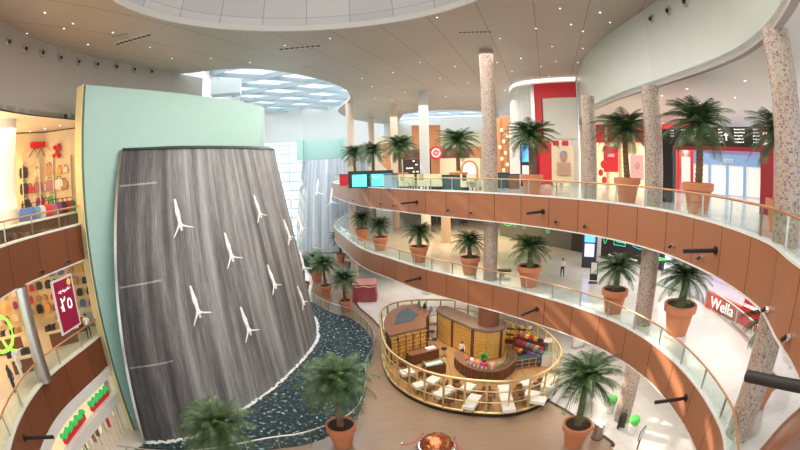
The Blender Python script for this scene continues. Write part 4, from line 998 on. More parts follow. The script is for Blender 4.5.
# central bottle wall
isl = thing('bottle_wall', 'long central brown island lined with golden bottle racks around the brown column', 'display island', (V5.x, V5.y, KZ))
cap = [at(u, v, ZK+.2).xy for u, v in ((436,310),(438.5,306.5),(446,306),(462,312),(478,319))]
vx, vy = V5.x+.05, V5.y-.6
ce = at(488.5, 324, ZK+.2).xy; RC = 1.75
arc = []
a_s = math.atan2(cap[-1].y-ce.y, cap[-1].x-ce.x)
for k in range(17): a_ = a_s - (PI*1.25)*k/16; arc.append(ce + Vector((math.cos(a_), math.sin(a_)))*RC)
low = [at(u, v, ZK+.2).xy for u, v in ((472,328),(455,320.5),(442,315))]
out = cap + arc + low
MB().prism([tuple(p) for p in out], ZK+.02, ZK+.24).build('top', mat('kiosk_taupe_top', (.18,.13,.115), .3), isl)
ic = sum(out, Vector((0,0)))/len(out)
inn = [p + (ic-p).normalized()*.25 for p in out]
MB().prism([tuple(p) for p in inn], KZ, ZK+.02).build('core', M['gold2'], isl)
pc = inn + [inn[0]]; Lp_ = arclen(pc)[-1]; nb = 84
for k in range(nb):
    p, d = along(pc, Lp_*k/nb); wd = (k % 12 == 0); n = Vector((p.x-ic.x, p.y-ic.y)).normalized()
    b = MB(); b.box((p.x+n.x*.04, p.y+n.y*.04, (ZK+KZ)/2), (.34 if wd else .09, .14, ZK-KZ-.02), math.atan2(d.y, d.x)); b.build('upright', M['kwood'] if wd else M['gold'], isl)
b = MB()
for k in range(nb):
    p, d = along(pc, Lp_*(k+.5)/nb); n = Vector((p.x-ic.x, p.y-ic.y)).normalized()
    for j in range(8): b.box((p.x+n.x*.05, p.y+n.y*.05, KZ+.3+j*.33), (.13, .12, .2), math.atan2(d.y, d.x))
b.build('bottles', mat('honey_bottles', (.66,.36,.07), .3, emit=.15), isl)['kind'] = 'stuff'  # bottles painted with a faint glow of their own
b = MB(); b.lathe([(.98, ZK+.24), (.98, Z1-FB-.1)], (ce.x, ce.y, 0), 32); b.build('column_casing', mat('brown_casing', (.17,.07,.045), .4), isl, smooth=40)
# front round service counter
sc_ = [at(u, v, 1.3).xy for u, v in ((455,352),(455.5,357),(461,363),(472,368.5),(484.5,371.3),(500,370.5),(512,363.5),(517,356),(514,350))]
sc2 = [Vector(p) for p in spline([tuple(p) for p in sc_], 4)]
sv = thing('service_counter', 'curved dark wood service counter with flowers before the bottle wall', 'counter', (sc2[0].x, sc2[0].y, KZ))
MB().wall(sc2, KZ, 1.25, -.7).build('body', M['kwood'], sv, smooth=30)
MB().wall(offset(sc2, .06), 1.25, 1.33, -.82).build('top', M['kbrown'], sv)
for k in range(0, len(sc2)-1, 2):
    p = sc2[k]; d = (sc2[k+1]-p).normalized(); n = Vector((d.y, -d.x)); b = MB(); b.box((p.x+n.x*.02, p.y+n.y*.02, .78), (.05,.06,.95), math.atan2(d.y, d.x)); b.build('moulding', M['kbrown'], sv)
gp_ = sc2[20:]; 
if len(gp_) > 2:
    MB().wall(offset(gp_, -.1), 1.33, 1.85, -.5).build('glass_case', M['glass'], sv)
rf = random.Random(4)
fc = [GC[0], GC[8], mat('pink_flower', (.85,.25,.4), .6), GC[5], mat('magenta_flower', (.6,.06,.4), .6), GC[0], mat('rose_flower', (.85,.5,.5), .6)]
fln = ['red','white','pink','orange','magenta','dark red','rose']
for k, s_ in enumerate((.26,.30,.34,.38,.42,.46,.51)):
    p, d = along(sc2, arclen(sc2)[-1]*s_); n = Vector((d.y, -d.x)); x_, y_ = p.x - n.x*.35, p.y - n.y*.35
    t = thing('flower_vase', 'small vase of %s flowers on the curved service counter' % fln[k], 'flowers', (x_, y_, 1.33))
    b = MB(); b.lathe([(.08,0),(.13,.12),(.09,.3)], (x_, y_, 1.33), 10); b.build('vase', M['white'], t, smooth=40)
    b = MB()
    for j in range(7): b.ball((x_+rf.uniform(-.16,.16), y_+rf.uniform(-.16,.16), 1.33+.38+rf.random()*.22), .11, 7, 5)
    b.build('flowers', fc[k], t)
p = at(484, 358, 1.0).xy; t = thing('potted_plant', 'leafy green and white plant standing before the golden bottle racks', 'plant', (p.x, p.y, KZ))
b = MB(); b.lathe([(.2,0),(.28,.9)], (p.x,p.y,KZ), 12); b.build('pot', M['kwood'], t)
crown((p.x, p.y, KZ+.95), .55, 18, 8).build('foliage', M['green_leaf'], t)
pk = at(463, 366, KZ).xy + Vector((.1, 1.6)); person((pk.x, pk.y, KZ), PI*.95, 'person with black hair and white shirt working behind the service counter', GC[8], M['black'], fore=.6)
# tables and chairs on the terrace
tb = thing('cafe_table', '', 'table', group='white clothed tables on the kiosk terrace')
MB().box((0,0,.74), (1.15,.95,.05)).build('tabletop', M['cloth_white'], tb)
b = MB(); b.rings([[(-.575*q,-.475*q,z),(.575*q,-.475*q,z),(.575*q,.475*q,z),(-.575*q,.475*q,z)] for q, z in ((1.0,.77),(1.02,.6),(1.04,.52))], False); b.build('cloth', M['cloth_white'], tb)
for sx in (-1,1):
    for sy in (-1,1): MB().box((sx*.45, sy*.36, .36), (.06,.06,.72)).build('leg', M['kwood'], tb)
chp = thing('cafe_chair', '', 'chair', group='brown tub chairs at the white kiosk tables')
b = MB(); b.lathe([(.01,.40),(.27,.40),(.30,.44),(.27,.50),(.01,.51)], n=16); b.build('seat', M['chair_brown'], chp, smooth=40)
b = MB(); R_ = []
for a_ in range(13):
    q = PI*.0 + PI*a_/12; R_.append([(.30*math.cos(q), -.30*math.sin(q)*1.0, .42), (.34*math.cos(q), -.34*math.sin(q), .42), (.36*math.cos(q), -.36*math.sin(q), .66+.2*math.sin(q)), (.31*math.cos(q), -.31*math.sin(q), .66+.2*math.sin(q))])
b.rings(R_); b.build('backrest', M['chair_brown'], chp, smooth=40)
for sx in (-1,1):
    for sy in (-1,1): b = MB(); b.tube([(sx*.2,sy*.2,.42),(sx*.25,sy*.25,0)], [.025,.018], 6); b.build('leg', M['kwood'], chp)
ut, uc = [], []
TB = [((407,371),1.0,.35,'white table nearest the left end of the kiosk railing'),((411.5,368.5),.9,.35,None),((419.5,383),.9,.5,'white table just behind the front left posts of the kiosk railing'),((433,378.5),.95,.9,'white table with a brown round chair left of the service counter'),
      ((441.5,392),.95,.55,'front half of the long white table left of centre by the railing'),((447.5,388),.95,.55,'rear half of the long white table left of centre by the railing'),((468.5,385.5),.95,.9,'white table right below the middle of the service counter'),((470.5,403),.95,1.05,'front table of the white pair at the lowest point of the railing'),((474,397),.95,1.05,'rear table of the white pair at the lowest point of the railing'),
      ((504.5,388),1.0,1.5,'back table of the straight white row right of the counter'),((506,396.5),1.0,1.5,'middle table of the straight white row right of the counter'),((508.5,405.5),1.0,1.5,'front table of the straight white row right of the counter'),((526.5,382),1.05,1.5,'single white table beside the tartan shelf unit'),((532,393),1.0,2.6,'rear half of the slanted white table at the right'),((538.5,398.5),1.0,2.6,'front half of the slanted white table at the right')]
AL = ['the leftmost table', 'a', 'the front left table', 'the table with the round chair', 'the long left table, front half', 'the long left table, rear half', 'the table below the counter', 'the lowest white table', 'the rear table of the lowest pair', 'the straight row, back table', 'the straight row, middle table', 'the straight row, front table', 'the table by the shelf unit', 'the slanted table, rear half', 'the slanted table, front half']
AL = [a_ for a_, t_ in zip(AL, TB) if t_[3]]
TB = [t_ for t_ in TB if t_[3]]
pos = []
for (u, v), s_, rz, lb in TB:
    p = at(u, v, KZ+.77); pos.append((p.x, p.y)); place(tb, ut, (p.x, p.y, KZ), rz, lb, s_*.98)
un_ = ['north','south']
def inside(q):
    return all(((b_.x-a_.x)*(q[1]-a_.y)-(b_.y-a_.y)*(q[0]-a_.x)) > .5*(b_-a_).length for a_, b_ in zip(kpc, kpc[1:]))
placed = []
k = 0
for ((u, v), s_, rz, lb), (x, y), al_ in zip(TB, pos, AL):
    for sg in (-1, 1):
        a_ = rz + PI/2; dx, dy = math.cos(a_)*sg, math.sin(a_)*sg; q = (x+dx*1.02, y+dy*1.02)
        if not inside(q): q = (x-math.sin(a_)*1.15, y+math.cos(a_)*1.15)
        if not inside(q) or any((q[0]-a)**2+(q[1]-b)**2 < .62 for a, b in placed) or any((q[0]-a)**2+(q[1]-b)**2 < .8 for a, b in pos): continue
        placed.append(q); place(chp, uc, (q[0], q[1], KZ), math.atan2(y-q[1], x-q[0])-PI/2, 'brown tub chair on the %s side of %s' % ('near' if q[1] < y else 'far', al_), 1.15)
# kiosk furniture on the right and left
def display(u, v, z, w_, d_, h, rz, label, cols_, name='display_stand', body='kwood', tiers=3, group=None):
    p = at(u, v, z+KZ); t = thing(name, label, 'display stand', (p.x, p.y, KZ)); Rm = Matrix.Rotation(rz, 3, 'Z')
    for k in range(tiers):
        zz = h*(k+1)/tiers; o_ = Rm @ Vector((0, (k-(tiers-1)/2)*d_/tiers, 0)); MB().box((p.x+o_.x, p.y+o_.y, KZ+zz/2), (w_, d_/tiers, zz), rz).build('tier', M[body], t)
        for j in range(6):
            o2 = Rm @ Vector((-w_/2+w_*(j+.5)/6, (k-(tiers-1)/2)*d_/tiers, 0)); c = cols_[(j*3+k) % len(cols_)]
            MB().box((p.x+o2.x, p.y+o2.y, KZ+zz+.14), (w_/8, d_/tiers*.7, .28), rz).build('packet', GC[c], t, label='%s packet' % CN[c])
    return t
display(530, 349, .9, 3.0, 1.5, 1.7, -.9, 'tiered stand of colourful sweets boxes right of the round counter', [0,9,4,5,0,11,1,10])
display(519, 334, .9, 2.6, 1.2, 1.4, -.4, 'tiered stand of orange and amber packets under the lower balcony', [5,11,7,5,11,8])
display(521, 342, .9, 1.3, 1.0, 1.4, .2, 'low stand of red packets beside the brown column', [0,0,7,5])
t = display(536, 361, .3, 1.2, .7, 1.1, -.9, 'small stand with a blue box near the white display case', [2,10,7,2])
def simple(name, label, cat, parts, base):
    t = thing(name, label, cat, base)
    for nm, mb, mm in parts: mb.build(nm, mm, t)
    return t
p = at(549, 349, 1.6+KZ).xy; p2_ = (p.x, p.y)
simple('display_case', 'tall white framed display case at the right end of the kiosk', 'display case', [('body', MB().box((p.x,p.y,KZ+.55),(1.0,.9,1.1),-.5), M['white']), ('glass', MB().box((p.x,p.y,KZ+1.75),(.95,.85,1.3),-.5), M['glass']), ('top', MB().box((p.x,p.y,KZ+2.44),(1.0,.9,.08),-.5), M['white'])], (p.x,p.y,KZ))
p = at(549, 383, .8+KZ).xy
simple('pastry_cabinet', 'white pastry cabinet inside the right end of the kiosk railing', 'cabinet', [('body', MB().box((p.x,p.y,KZ+.5),(2.2,1.0,1.0),1.1), M['white']), ('worktop', MB().box((p.x,p.y,KZ+1.04),(2.3,1.1,.08),1.1), M['cloth_white']), ('door', MB().box((p.x-.52,p.y+.2,KZ+.5),(1.6,.04,.7),1.1), M['cloth_white'])], (p.x,p.y,KZ))
p = at(524, 366, KZ).xy; t = thing('shelf_unit', 'low open shelf unit with a dark green and copper grid front', 'shelf', (p.x,p.y,KZ))
MB().box((p.x,p.y,KZ+.45),(2.3,.8,.9),.1).build('body', M['teal_dark'], t)
for k in range(4): MB().box((p.x-1.0+k*.66,p.y-.45-.02+.06*k-.06,KZ+.45),(.08,.06,.9),.1).build('upright', M['copper'], t)
for k in range(3): MB().box((p.x,p.y-.44,KZ+.12+k*.38),(2.3,.06,.06),.1).build('crossbar', M['copper'], t)
p = at(423, 351, KZ+1.0).xy; t = thing('serving_counter', 'brown serving counter with a white tray left of the terrace tables', 'counter', (p.x,p.y,KZ))
MB().box((p.x,p.y,KZ+.5),(2.9,.9,1.0),.45).build('body', M['kwood'], t); MB().box((p.x,p.y,KZ+1.04),(3.0,1.0,.07),.45).build('top', M['kbrown'], t); MB().box((p.x+.7,p.y+.3,KZ+1.14),(.9,.55,.12),.45).build('tray', M['cloth_white'], t)
p = at(434, 361, KZ+1.2).xy; t = thing('cake_case', 'rounded glass cake case with brass frame beside the serving counter', 'display case', (p.x,p.y,KZ))
MB().box((p.x,p.y,KZ+.42),(1.9,.9,.84),.35).build('base', M['kwood'], t)
b = MB(); R_ = []
for s_ in (-.93,.93): R_.append([(p.x+math.cos(.35)*s_-math.sin(.35)*.42*math.cos(a_), p.y+math.sin(.35)*s_+math.cos(.35)*.42*math.cos(a_), KZ+.84+.5*math.sin(a_)) for a_ in [PI*i/8 for i in range(9)]])
b.rings(R_, True); b.build('glass_cover', M['glass'], t); MB().tube(R_[0], .035, 6).build('frame', M['gold'], t); MB().tube(R_[1], .035, 6).build('frame', M['gold'], t)
MB().box((p.x,p.y,KZ+.95),(1.5,.5,.14),.35).build('cakes', M['cloth_white'], t)
for k, (u, v) in enumerate([(432,331),(434.5,339),(444,348)]):
    p = at(u, v, KZ+.9).xy; simple('bar_stool', ['dark stool between the display cabinet and the bottle wall', 'dark stool in the brown gap left of the bottle wall', 'round black stool at the near end of the bottle wall'][k], 'stool', [('seat', MB().lathe([(.28,.8),(.3,.86),(.26,.92)],(p.x,p.y,KZ),14), M['black']), ('stem', MB().lathe([(.05,.03),(.05,.8)],(p.x,p.y,KZ),8), M['steel']), ('foot', MB().lathe([(.26,0),(.24,.04)],(p.x,p.y,KZ),14), M['steel'])], (p.x,p.y,KZ))
area('kiosk_light', (6, 36, 5.2), 8, 260, (1, .74, .45), sy=9)
# ================================================================ GROUND FLOOR THINGS
a, b_ = at(353, 302, 0), at(376, 302, 0); cx_ = (a+b_)/2; t = thing('draped_table', 'large square draped table in maroon cloth with gold braid below the balcony tip', 'table', (cx_.x, cx_.y+1.6, 0))
W_ = 3.1; cy_ = cx_.y + 1.6
b = MB(); n = 48
def sqr(k, r): 
    f = k/n*4; s_ = int(f) % 4; q = f - int(f); P4 = [(-r,-r),(r,-r),(r,r),(-r,r)]; A, B_2 = P4[s_], P4[(s_+1) % 4]; return Vector((A[0]+(B_2[0]-A[0])*q, A[1]+(B_2[1]-A[1])*q))
b.rings([[(cx_.x+v_.x*(1+.05*math.sin(k*2.6)*w_), cy_+v_.y*(1+.05*math.sin(k*2.6)*w_), z) for k in range(n) for v_ in [sqr(k, W_/2*s_)]] for s_, z, w_ in ((1.05,.02,1),(1.0,1.2,.7),(.97,2.3,.2))], True)
b.build('cloth', mat('maroon_velvet', (.36,.07,.09), .7), t, smooth=40)
MB().prism([(cx_.x-W_*.5,cy_-W_*.5),(cx_.x+W_*.5,cy_-W_*.5),(cx_.x+W_*.5,cy_+W_*.5),(cx_.x-W_*.5,cy_+W_*.5)], 2.3, 2.42).build('top', mat('rose_cloth', (.62,.28,.26), .7), t)
MB().tube([(cx_.x-W_*.5,cy_-W_*.51,2.2),(cx_.x-W_*.25,cy_-W_*.515,2.05),(cx_.x,cy_-W_*.51,2.2),(cx_.x+W_*.25,cy_-W_*.515,2.05),(cx_.x+W_*.5,cy_-W_*.51,2.2)], .06, 6).build('braid', M['gold'], t)
# chocolate display with rope barrier at the bottom edge
pf = at(436, 452, 0.0); t = thing('copper_sculpture', 'low round copper display with chrome rim on the brown floor at the bottom edge', 'display', (pf.x, pf.y, 0))
b = MB(); b.lathe([(1.25,0),(1.3,.5),(1.2,.62),(1.05,.66)], (pf.x,pf.y,0), 40); b.build('rim', M['chrome'], t, smooth=40)
b = MB(); R_ = []
rr_ = random.Random(2)
for i in range(9):
    a_ = PI/2*i/8; R_.append([(pf.x+math.cos(j*2*PI/28)*1.05*math.cos(a_)*(1+.08*math.sin(j*1.7+i*2)), pf.y+math.sin(j*2*PI/28)*1.05*math.cos(a_)*(1+.08*math.sin(j*2.3+i)), .62+.75*math.sin(a_)) for j in range(28)])
b.rings(R_); b.build('dome', mat('hammered_copper', (.50,.16,.07), .2, .8, noise=.3, scale=5), t, smooth=60)
us = []; st = thing('rope_stanchion', '', 'stanchion', group='chrome rope stanchions round the copper display')
MB().lathe([(.18,0),(.16,.04),(.03,.06),(.03,.95),(.06,.98),(.05,1.05)], n=14).build('post', M['chrome'], st, smooth=40)
sp_ = [at(402, 455, 0), at(423, 444, 0), at(454, 449, 0), at(466, 463, 0)]
for k, p in enumerate(sp_): place(st, us, tuple(p), 0, ['chrome rope post leftmost at the bottom edge','chrome rope post just left of the copper display','chrome rope post just right of the copper display','chrome rope post nearest to the camera right of the copper display'][k])
for k, (a, c) in enumerate(((0,1),(2,3))):
    A, B_2 = sp_[a], sp_[c]; tag(MB().tube([tuple(A.lerp(B_2, f) + Vector((0,0,.92-.32*math.sin(PI*f)))) for f in [i/10 for i in range(11)]], .035, 8).build('barrier_rope', GC[0], smooth=60), ['red barrier rope left of the copper display','red barrier rope right of the copper display'][k], 'rope')
# by the ground floor column at the right
p = at(597, 437, 0); simple('litter_bin', 'brushed steel cylindrical litter bin on the seam of the brown floor', 'bin', [('body', MB().lathe([(.42,.05),(.42,1.15)],(p.x,p.y,0),24), M['steel']), ('lid', MB().lathe([(.44,1.15),(.40,1.25),(.2,1.27)],(p.x,p.y,0),24), M['chrome']), ('base', MB().lathe([(.44,0),(.44,.05)],(p.x,p.y,0),24), M['black'])], tuple(p))
for k, (u, v) in enumerate([(631,433),(609.5,412)]):
    p = at(u, v, 0); b = MB(); b.ball((p.x,p.y,1.15), .42, 14, 10, (1,1,.9)); simple('planter', ['white planter with a bright green ball of leaves right of the ground floor column', 'white planter with green leaves behind the ground floor column'][k], 'planter', [('pot', MB().lathe([(.3,0),(.38,.85)],(p.x,p.y,0),18), M['white']), ('foliage', b, mat('lime_leaves_%d' % k, (.10,.62,.10), .6, noise=.3, scale=8))], tuple(p))
p = at(637, 449, 0); t = thing('floor_sign', 'tilted white sign board on a stand at the bottom right', 'sign', tuple(p))
MB().box((p.x,p.y,.55),(.08,.08,1.1)).build('stand', M['black'], t); MB().box((p.x,p.y,1.35),(.9,.06,.8),.6,).build('board', M['black'], t); MB().box((p.x-.03,p.y-.04,1.35),(.8,.05,.7),.6).build('sheet', mat('pale_blue_sheet', (.75,.8,.9), .5), t)
p = at(622, 436, 0)+Vector((.3,.9,0)); t = thing('pushchair', 'black folded pushchair leaning behind the ground floor column', 'pushchair', tuple(p))
MB().box((p.x,p.y,.75),(.5,.35,1.0),.4,).build('seat', M['black'], t)
for s_ in (-.25,.25):
    MB().tube([(p.x+s_,p.y,.15),(p.x+s_*.8,p.y+.1,1.5)], .03, 6).build('frame', M['black'], t); b = MB(); b.tube([(p.x+s_-.02,p.y,.15),(p.x+s_+.02,p.y,.15)], .15, 14); b.build('wheel', M['black_plastic'], t)
p = at(414+160, 352, 0); 
# white card rack on the ground floor behind the kiosk
p = at(578, 347, 0); t = thing('leaflet_rack', 'small white leaflet rack on the floor below the lower balcony', 'rack', tuple(p))
MB().box((p.x,p.y,.7),(1.2,.3,1.2),.3).build('panel', M['white'], t); MB().box((p.x,p.y,.05),(1.3,.6,.1),.3).build('foot', M['steel'], t)
# lower gallery furniture
p = at(598.5, 262, Z1); q = at(596, 259, Z1); t = thing('screen_totem', 'tall black totem with blue screens on the lower gallery', 'display totem', (q.x,q.y,Z1))
q = at(588.5, 267, Z1)
an = -.5; MB().box((q.x,q.y,Z1+2.6),(1.5,.7,5.2),an).build('case', M['black_plastic'], t); MB().box((q.x-.2,q.y-.35,Z1+3.6),(1.1,.08,2.0),an).build('screen', M['blue_glow'], t); MB().box((q.x-.2,q.y-.35,Z1+1.8),(1.0,.08,1.3),an).build('screen', mat('lilac_screen', (.5,.5,1), .3, emit=.9), t)
q = at(593.5, 270, Z1); q = at(592.5, 282.5, Z1); q = Vector((q.x*1.0, q.y*1.0, Z1))
q = at(593.5, 271.5, Z1); q = at(591.5, 283.0, Z1) if 0 else at(593, 283, Z1)*1
q = Vector((q.x, q.y, Z1)); t = thing('notice_stand', 'black notice stand with a white sheet next to the tall black totem', 'notice stand', tuple(q))
MB().box((q.x,q.y,Z1+1.1),(.7,.08,1.7),-.5).build('board', M['black'], t); MB().box((q.x-.04,q.y-.06,Z1+1.35),(.55,.05,1.0),-.5).build('sheet', M['white'], t); MB().box((q.x,q.y,Z1+.05),(.8,.5,.1),-.5).build('foot', M['black'], t)
q = at(502, 275, Z1); t = thing('bench', 'low black bench right of the mosaic column on the lower balcony', 'bench', (q.x,q.y,Z1))
MB().box((q.x,q.y,Z1+.45),(1.7,.7,.14),-.2).build('seat', M['black'], t); MB().box((q.x,q.y,Z1+.2),(.5,.4,.38),-.2).build('base', M['steel'], t)
# cafe chairs on the upper balcony
cc = thing('armchair', '', 'armchair', group='cream armchairs of the upper cafe')
MB().box((0,0,.42),(.9,.85,.3)).build('seat', M['chair_cream'], cc); b = MB(); b.box((0,.42,.85),(.95,.16,1.1)); b.build('backrest', M['chair_cream'], cc)
for s_ in (-1,1): MB().box((s_*.46,0,.55),(.14,.85,.5)).build('armrest', M['chair_cream'], cc)
for sx in (-1,1):
    for sy in (-1,1): MB().box((sx*.38,sy*.35,.13),(.08,.08,.26)).build('leg', M['black'], cc)
ucc = []
for k, (u, d, rz) in enumerate([(405,43,1.2),(410.5,43.5,2.8),(424,42.5,1.0),(431,42,2.6),(436.5,41.5,3.0),(466,39.5,1.4),(474,39.5,2.4)]):
    p = V2(u, d); place(cc, ucc, (p.x,p.y,Z2), rz, ['cream armchair beside the plain pale blue panel','cream armchair facing the one beside the blue panel','cream armchair below the red round sign, left of its pair','cream armchair in the middle of the upper rail chairs','cream armchair touching the dark teal counter','cream armchair left of the mosaic column by the short counter','cream armchair nearest to the mosaic column'][k], 1.1)
ct_ = thing('side_table', '', 'table', group='small tables of the upper cafe'); MB().lathe([(.4,.7),(.4,.75)], n=16).build('top', M['teal_dark'], ct_); MB().lathe([(.04,.04),(.04,.7)], n=8).build('stem', M['steel'], ct_); MB().lathe([(.24,0),(.24,.04)], n=14).build('foot', M['steel'], ct_)
uu = []
for k, (u, d) in enumerate([(417.5,43),(469.8,38.6)]):
    p = V2(u, d); place(ct_, uu, (p.x,p.y,Z2), 0, ['small round cafe table between the cream armchairs under the red sign','small round cafe table left of the mosaic column'][k])
# ================================================================ WEST SHOPS
bk_ = thing('display_ledge', 'white display ledge full of bags behind the upper west rail', 'ledge', (-22.5, 17, Z2))
MB().wall([Vector((-21.9,10)),Vector((-22.0,13.6)),Vector((-22.3,16.4)),Vector((-22.7,19.5)),Vector((-23.1,21.6))], Z2, Z2+.7, .9).build('base', M['kwood'], bk_)
MB().wall([Vector((-21.85,10)),Vector((-21.95,13.6)),Vector((-22.25,16.4)),Vector((-22.65,19.5)),Vector((-23.05,21.6))], Z2+.7, Z2+.78, 1.0).build('top', M['white'], bk_)
def bag(x, y, z, w_, h, c, label, shape=0, rz=.3):
    t = thing('handbag' if shape == 0 else 'suitcase', label, 'bag' if shape == 0 else 'suitcase', (x, y, z))
    b = MB(); b.rings([[(x+math.cos(rz)*sx*w_/2*q-math.sin(rz)*sy*.16*q, y+math.sin(rz)*sx*w_/2*q+math.cos(rz)*sy*.16*q, z+zz) for sx, sy in ((-1,-1),(1,-1),(1,1),(-1,1))] for q, zz in ((.85,0),(1,h*.3),(.95,h*.8),(.7,h))]); b.build('body', c, t, smooth=50)
    MB().tube([(x-math.cos(rz)*w_*.25,y-math.sin(rz)*w_*.25,z+h*.95),(x-math.cos(rz)*w_*.2,y-math.sin(rz)*w_*.2,z+h*1.3),(x+math.cos(rz)*w_*.2,y+math.sin(rz)*w_*.2,z+h*1.3),(x+math.cos(rz)*w_*.25,y+math.sin(rz)*w_*.25,z+h*.95)], .03, 6).build('handle', M['black'], t)
    if shape: 
        for s_ in (-1,1): b = MB(); b.ball((x+math.cos(rz)*s_*w_*.35, y+math.sin(rz)*s_*w_*.35, z+.02), .05, 6, 4); b.build('wheel', M['black'], t)
    return t
bags = [(26,4,'blue'),(31,2,'navy'),(36,10,'dull teal'),(41,3,'sand'),(48,0,'red'),(53,4,'plum'),(58,9,'purple'),(63,1,'black'),(67,0,'bright red'),(72,6,'green')]
cm = {'blue':2,'navy':2,'dull teal':10,'sand':3,'red':0,'plum':4,'purple':9,'black':1,'bright red':0,'green':6}
for k, (u, _, cnm) in enumerate(bags):
    p = at(u, 231-(u-26)*.25, Z2+.8); 
    p = nearest_on([Vector((-22.35,9)),Vector((-22.4,13.6)),Vector((-22.7,16.4)),Vector((-23.1,19.5)),Vector((-23.5,22.5))], u, 228, 1)
    if p: bag(p[0].x, p[0].y, Z2+.78, 1.0, .8, GC[cm[cnm]], '%s handbag on the white display ledge, %s from the white column' % (cnm, (wl+['tenth'])[k]), 0, 1.2)
shelfw = thing('wall_shelving', 'tall glowing cream wall shelving in the upper west shop', 'shelving', (-31.5, 20, Z2))
SW = [Vector((-33.0,13)), Vector((-31.3,19.5)), Vector((-29.5,24.5)), Vector((-26,26.6))]
MB().wall(SW, Z2, Z3-.1, .2).build('back', M['peach_wall'], shelfw)
for k in range(4): MB().wall(offset(SW, -.5), Z2+1.1+k*1.3, Z2+1.18+k*1.3, .5).build('shelf', M['white'], shelfw)
Ls = arclen(SW)[-1]
for k in range(9):
    p, d = along(SW, Ls*(k+.3)/9); n = Vector((d.y,-d.x))
    if n.dot(-p) < 0: n = -n
    MB().box((p.x+n.x*.3,p.y+n.y*.3,Z2+2.6),(.08,.5,5.2),math.atan2(d.y,d.x)).build('upright', M['peach_wall'], shelfw)
def on_wall(u, v, W_, off):
    r_ = nearest_on(W_, u, v, 1); p, e = r_; n = Vector((e.y,-e.x))
    if n.dot(Vector((-p.x,-p.y))) < 0: n = -n
    return Vector((p.x+n.x*off, p.y+n.y*off, p.z)), math.atan2(e.y, e.x)
sn = ['Z','Z']
for k, (u, lvl, c, s_) in enumerate([(24,2,1,1),(24,1,1,1),(25,0,1,1),(30,1,0,.7),(38,1,4,1),(39,0,9,1),(38,2,3,.7),(51.5,2,7,.9),(52,1,4,1),(53,0,6,1),(61,1,8,1),(66,1,7,.8),(62,2,5,.6),(68,2,3,.6),(46,1,3,.7),(47,0,5,.7)]):
    p, an = on_wall(u, 200, SW, .32); z_ = Z2+1.18+lvl*1.3
    bag(p.x, p.y, z_, .85*s_, .85*s_, GC[c], '%s suitcase on the %s of the glowing wall shelves%s' % (CN[c], ['lowest shelf','middle shelf','top shelf'][lvl], {24:' nearest the white column',25:' nearest the white column',51.5:' under the wreath',52:' under the wreath',53:' under the wreath',30:', small',38:' below the bicycle',39:' below the bicycle'}.get(u, ' at its %s end' % ('far' if u > 55 else 'middle'))), 1, an)
bi = thing('bicycle', 'pale bicycle with a red cover displayed high on the yellow shop wall', 'bicycle', tuple(on_wall(37, 175, SW, .5)[0]))
pa, pb = on_wall(28, 180, SW, .55)[0], on_wall(43, 177, SW, .55)[0]; ex = (pb-pa); ex.z = 0; exn = ex.normalized(); zb = Z2+5.4
for c_ in (pa, pb): MB().tube([(c_.x+exn.x*.75*math.cos(a_), c_.y+exn.y*.75*math.cos(a_), zb+.75*math.sin(a_)) for a_ in [2*PI*i/20 for i in range(21)]], .05, 6).build('wheel', M['chair_cream'], bi)
def B3(f, z): q = pa.lerp(pb, f); return (q.x, q.y, zb+z)
MB().tube([B3(0,0),B3(.35,.7),B3(.8,.7),B3(1,0)], .05, 6).build('frame', M['chair_brown'], bi); MB().tube([B3(.35,.7),B3(.5,-.05),B3(.8,.7)], .05, 6).build('frame', M['chair_brown'], bi); MB().tube([B3(.8,.7),B3(.86,1.1),B3(.95,1.15)], .05, 6).build('handlebar', M['black'], bi)
q = B3(.55,.95); MB().box(q, (1.5,.4,.5), math.atan2(exn.y, exn.x)).build('cover', M['red'], bi)
p, an = on_wall(57, 177, SW, .5); b = MB(); 
for k in range(8): b.ball((p.x+rf.uniform(-.5,.5)*math.cos(an), p.y+rf.uniform(-.5,.5)*math.sin(an), Z2+5.6+rf.uniform(-.4,.6)), .2, 7, 5)
tag(b.build('wreath', GC[0]), 'dark red decorative wreath on the yellow shop wall right of the bicycle', 'decoration')
# lower west shop: shelves of shoes and bags, mannequin, neon ring, poster
SL = [Vector((-33.0,8)), Vector((-31.5,16)), Vector((-29.5,22)), Vector((-25,25.5))]
sh2 = thing('wall_shelving', 'long warm lit wall shelving crowded with goods in the lower west shop', 'shelving', (-31, 18, Z1))
MB().wall(SL, Z1, Z2-FB-.05, .2).build('back', M['warm_wall'], sh2)
for k in range(5): MB().wall(offset(SL, -.6), Z1+.5+k*.95, Z1+.57+k*.95, .6).build('shelf', M['white'], sh2)
rs = random.Random(21); LS = arclen(SL)[-1]; kinds = []
gm = {}
for c in (1,3,7,8,0,2,9,5):
    pr_ = MB(); pr_.rings([[(-.22*q,-.16,z),(.22*q,-.16,z),(.22*q,.16,z),(-.22*q,.16,z)] for q, z in ((.8,0),(1,.12),(.9,.4),(.5,.5))]); gm[c] = pr_.build('shop_goods', GC[c], smooth=50)
    tag(gm[c], '%s bag or shoe box on the crowded lower west shop shelves' % CN[c], 'shop goods', '%s goods on the lower west shop shelves' % CN[c])
ug = {c: [] for c in gm}
for lvl in range(5):
    s_ = .5
    while s_ < LS-.5:
        c = rs.choice([1,1,3,7,7,8,0,2,9,5,1]); p, d = along(SL, s_); n = Vector((d.y,-d.x))
        if n.dot(-p) < 0: n = -n
        place(gm[c], ug[c], (p.x+n.x*.32, p.y+n.y*.32, Z1+.57+lvl*.95), math.atan2(d.y,d.x), '%s bag or shoe box on the crowded lower west shop shelves' % CN[c], .9+rs.random()*.5); s_ += .75+rs.random()*.35
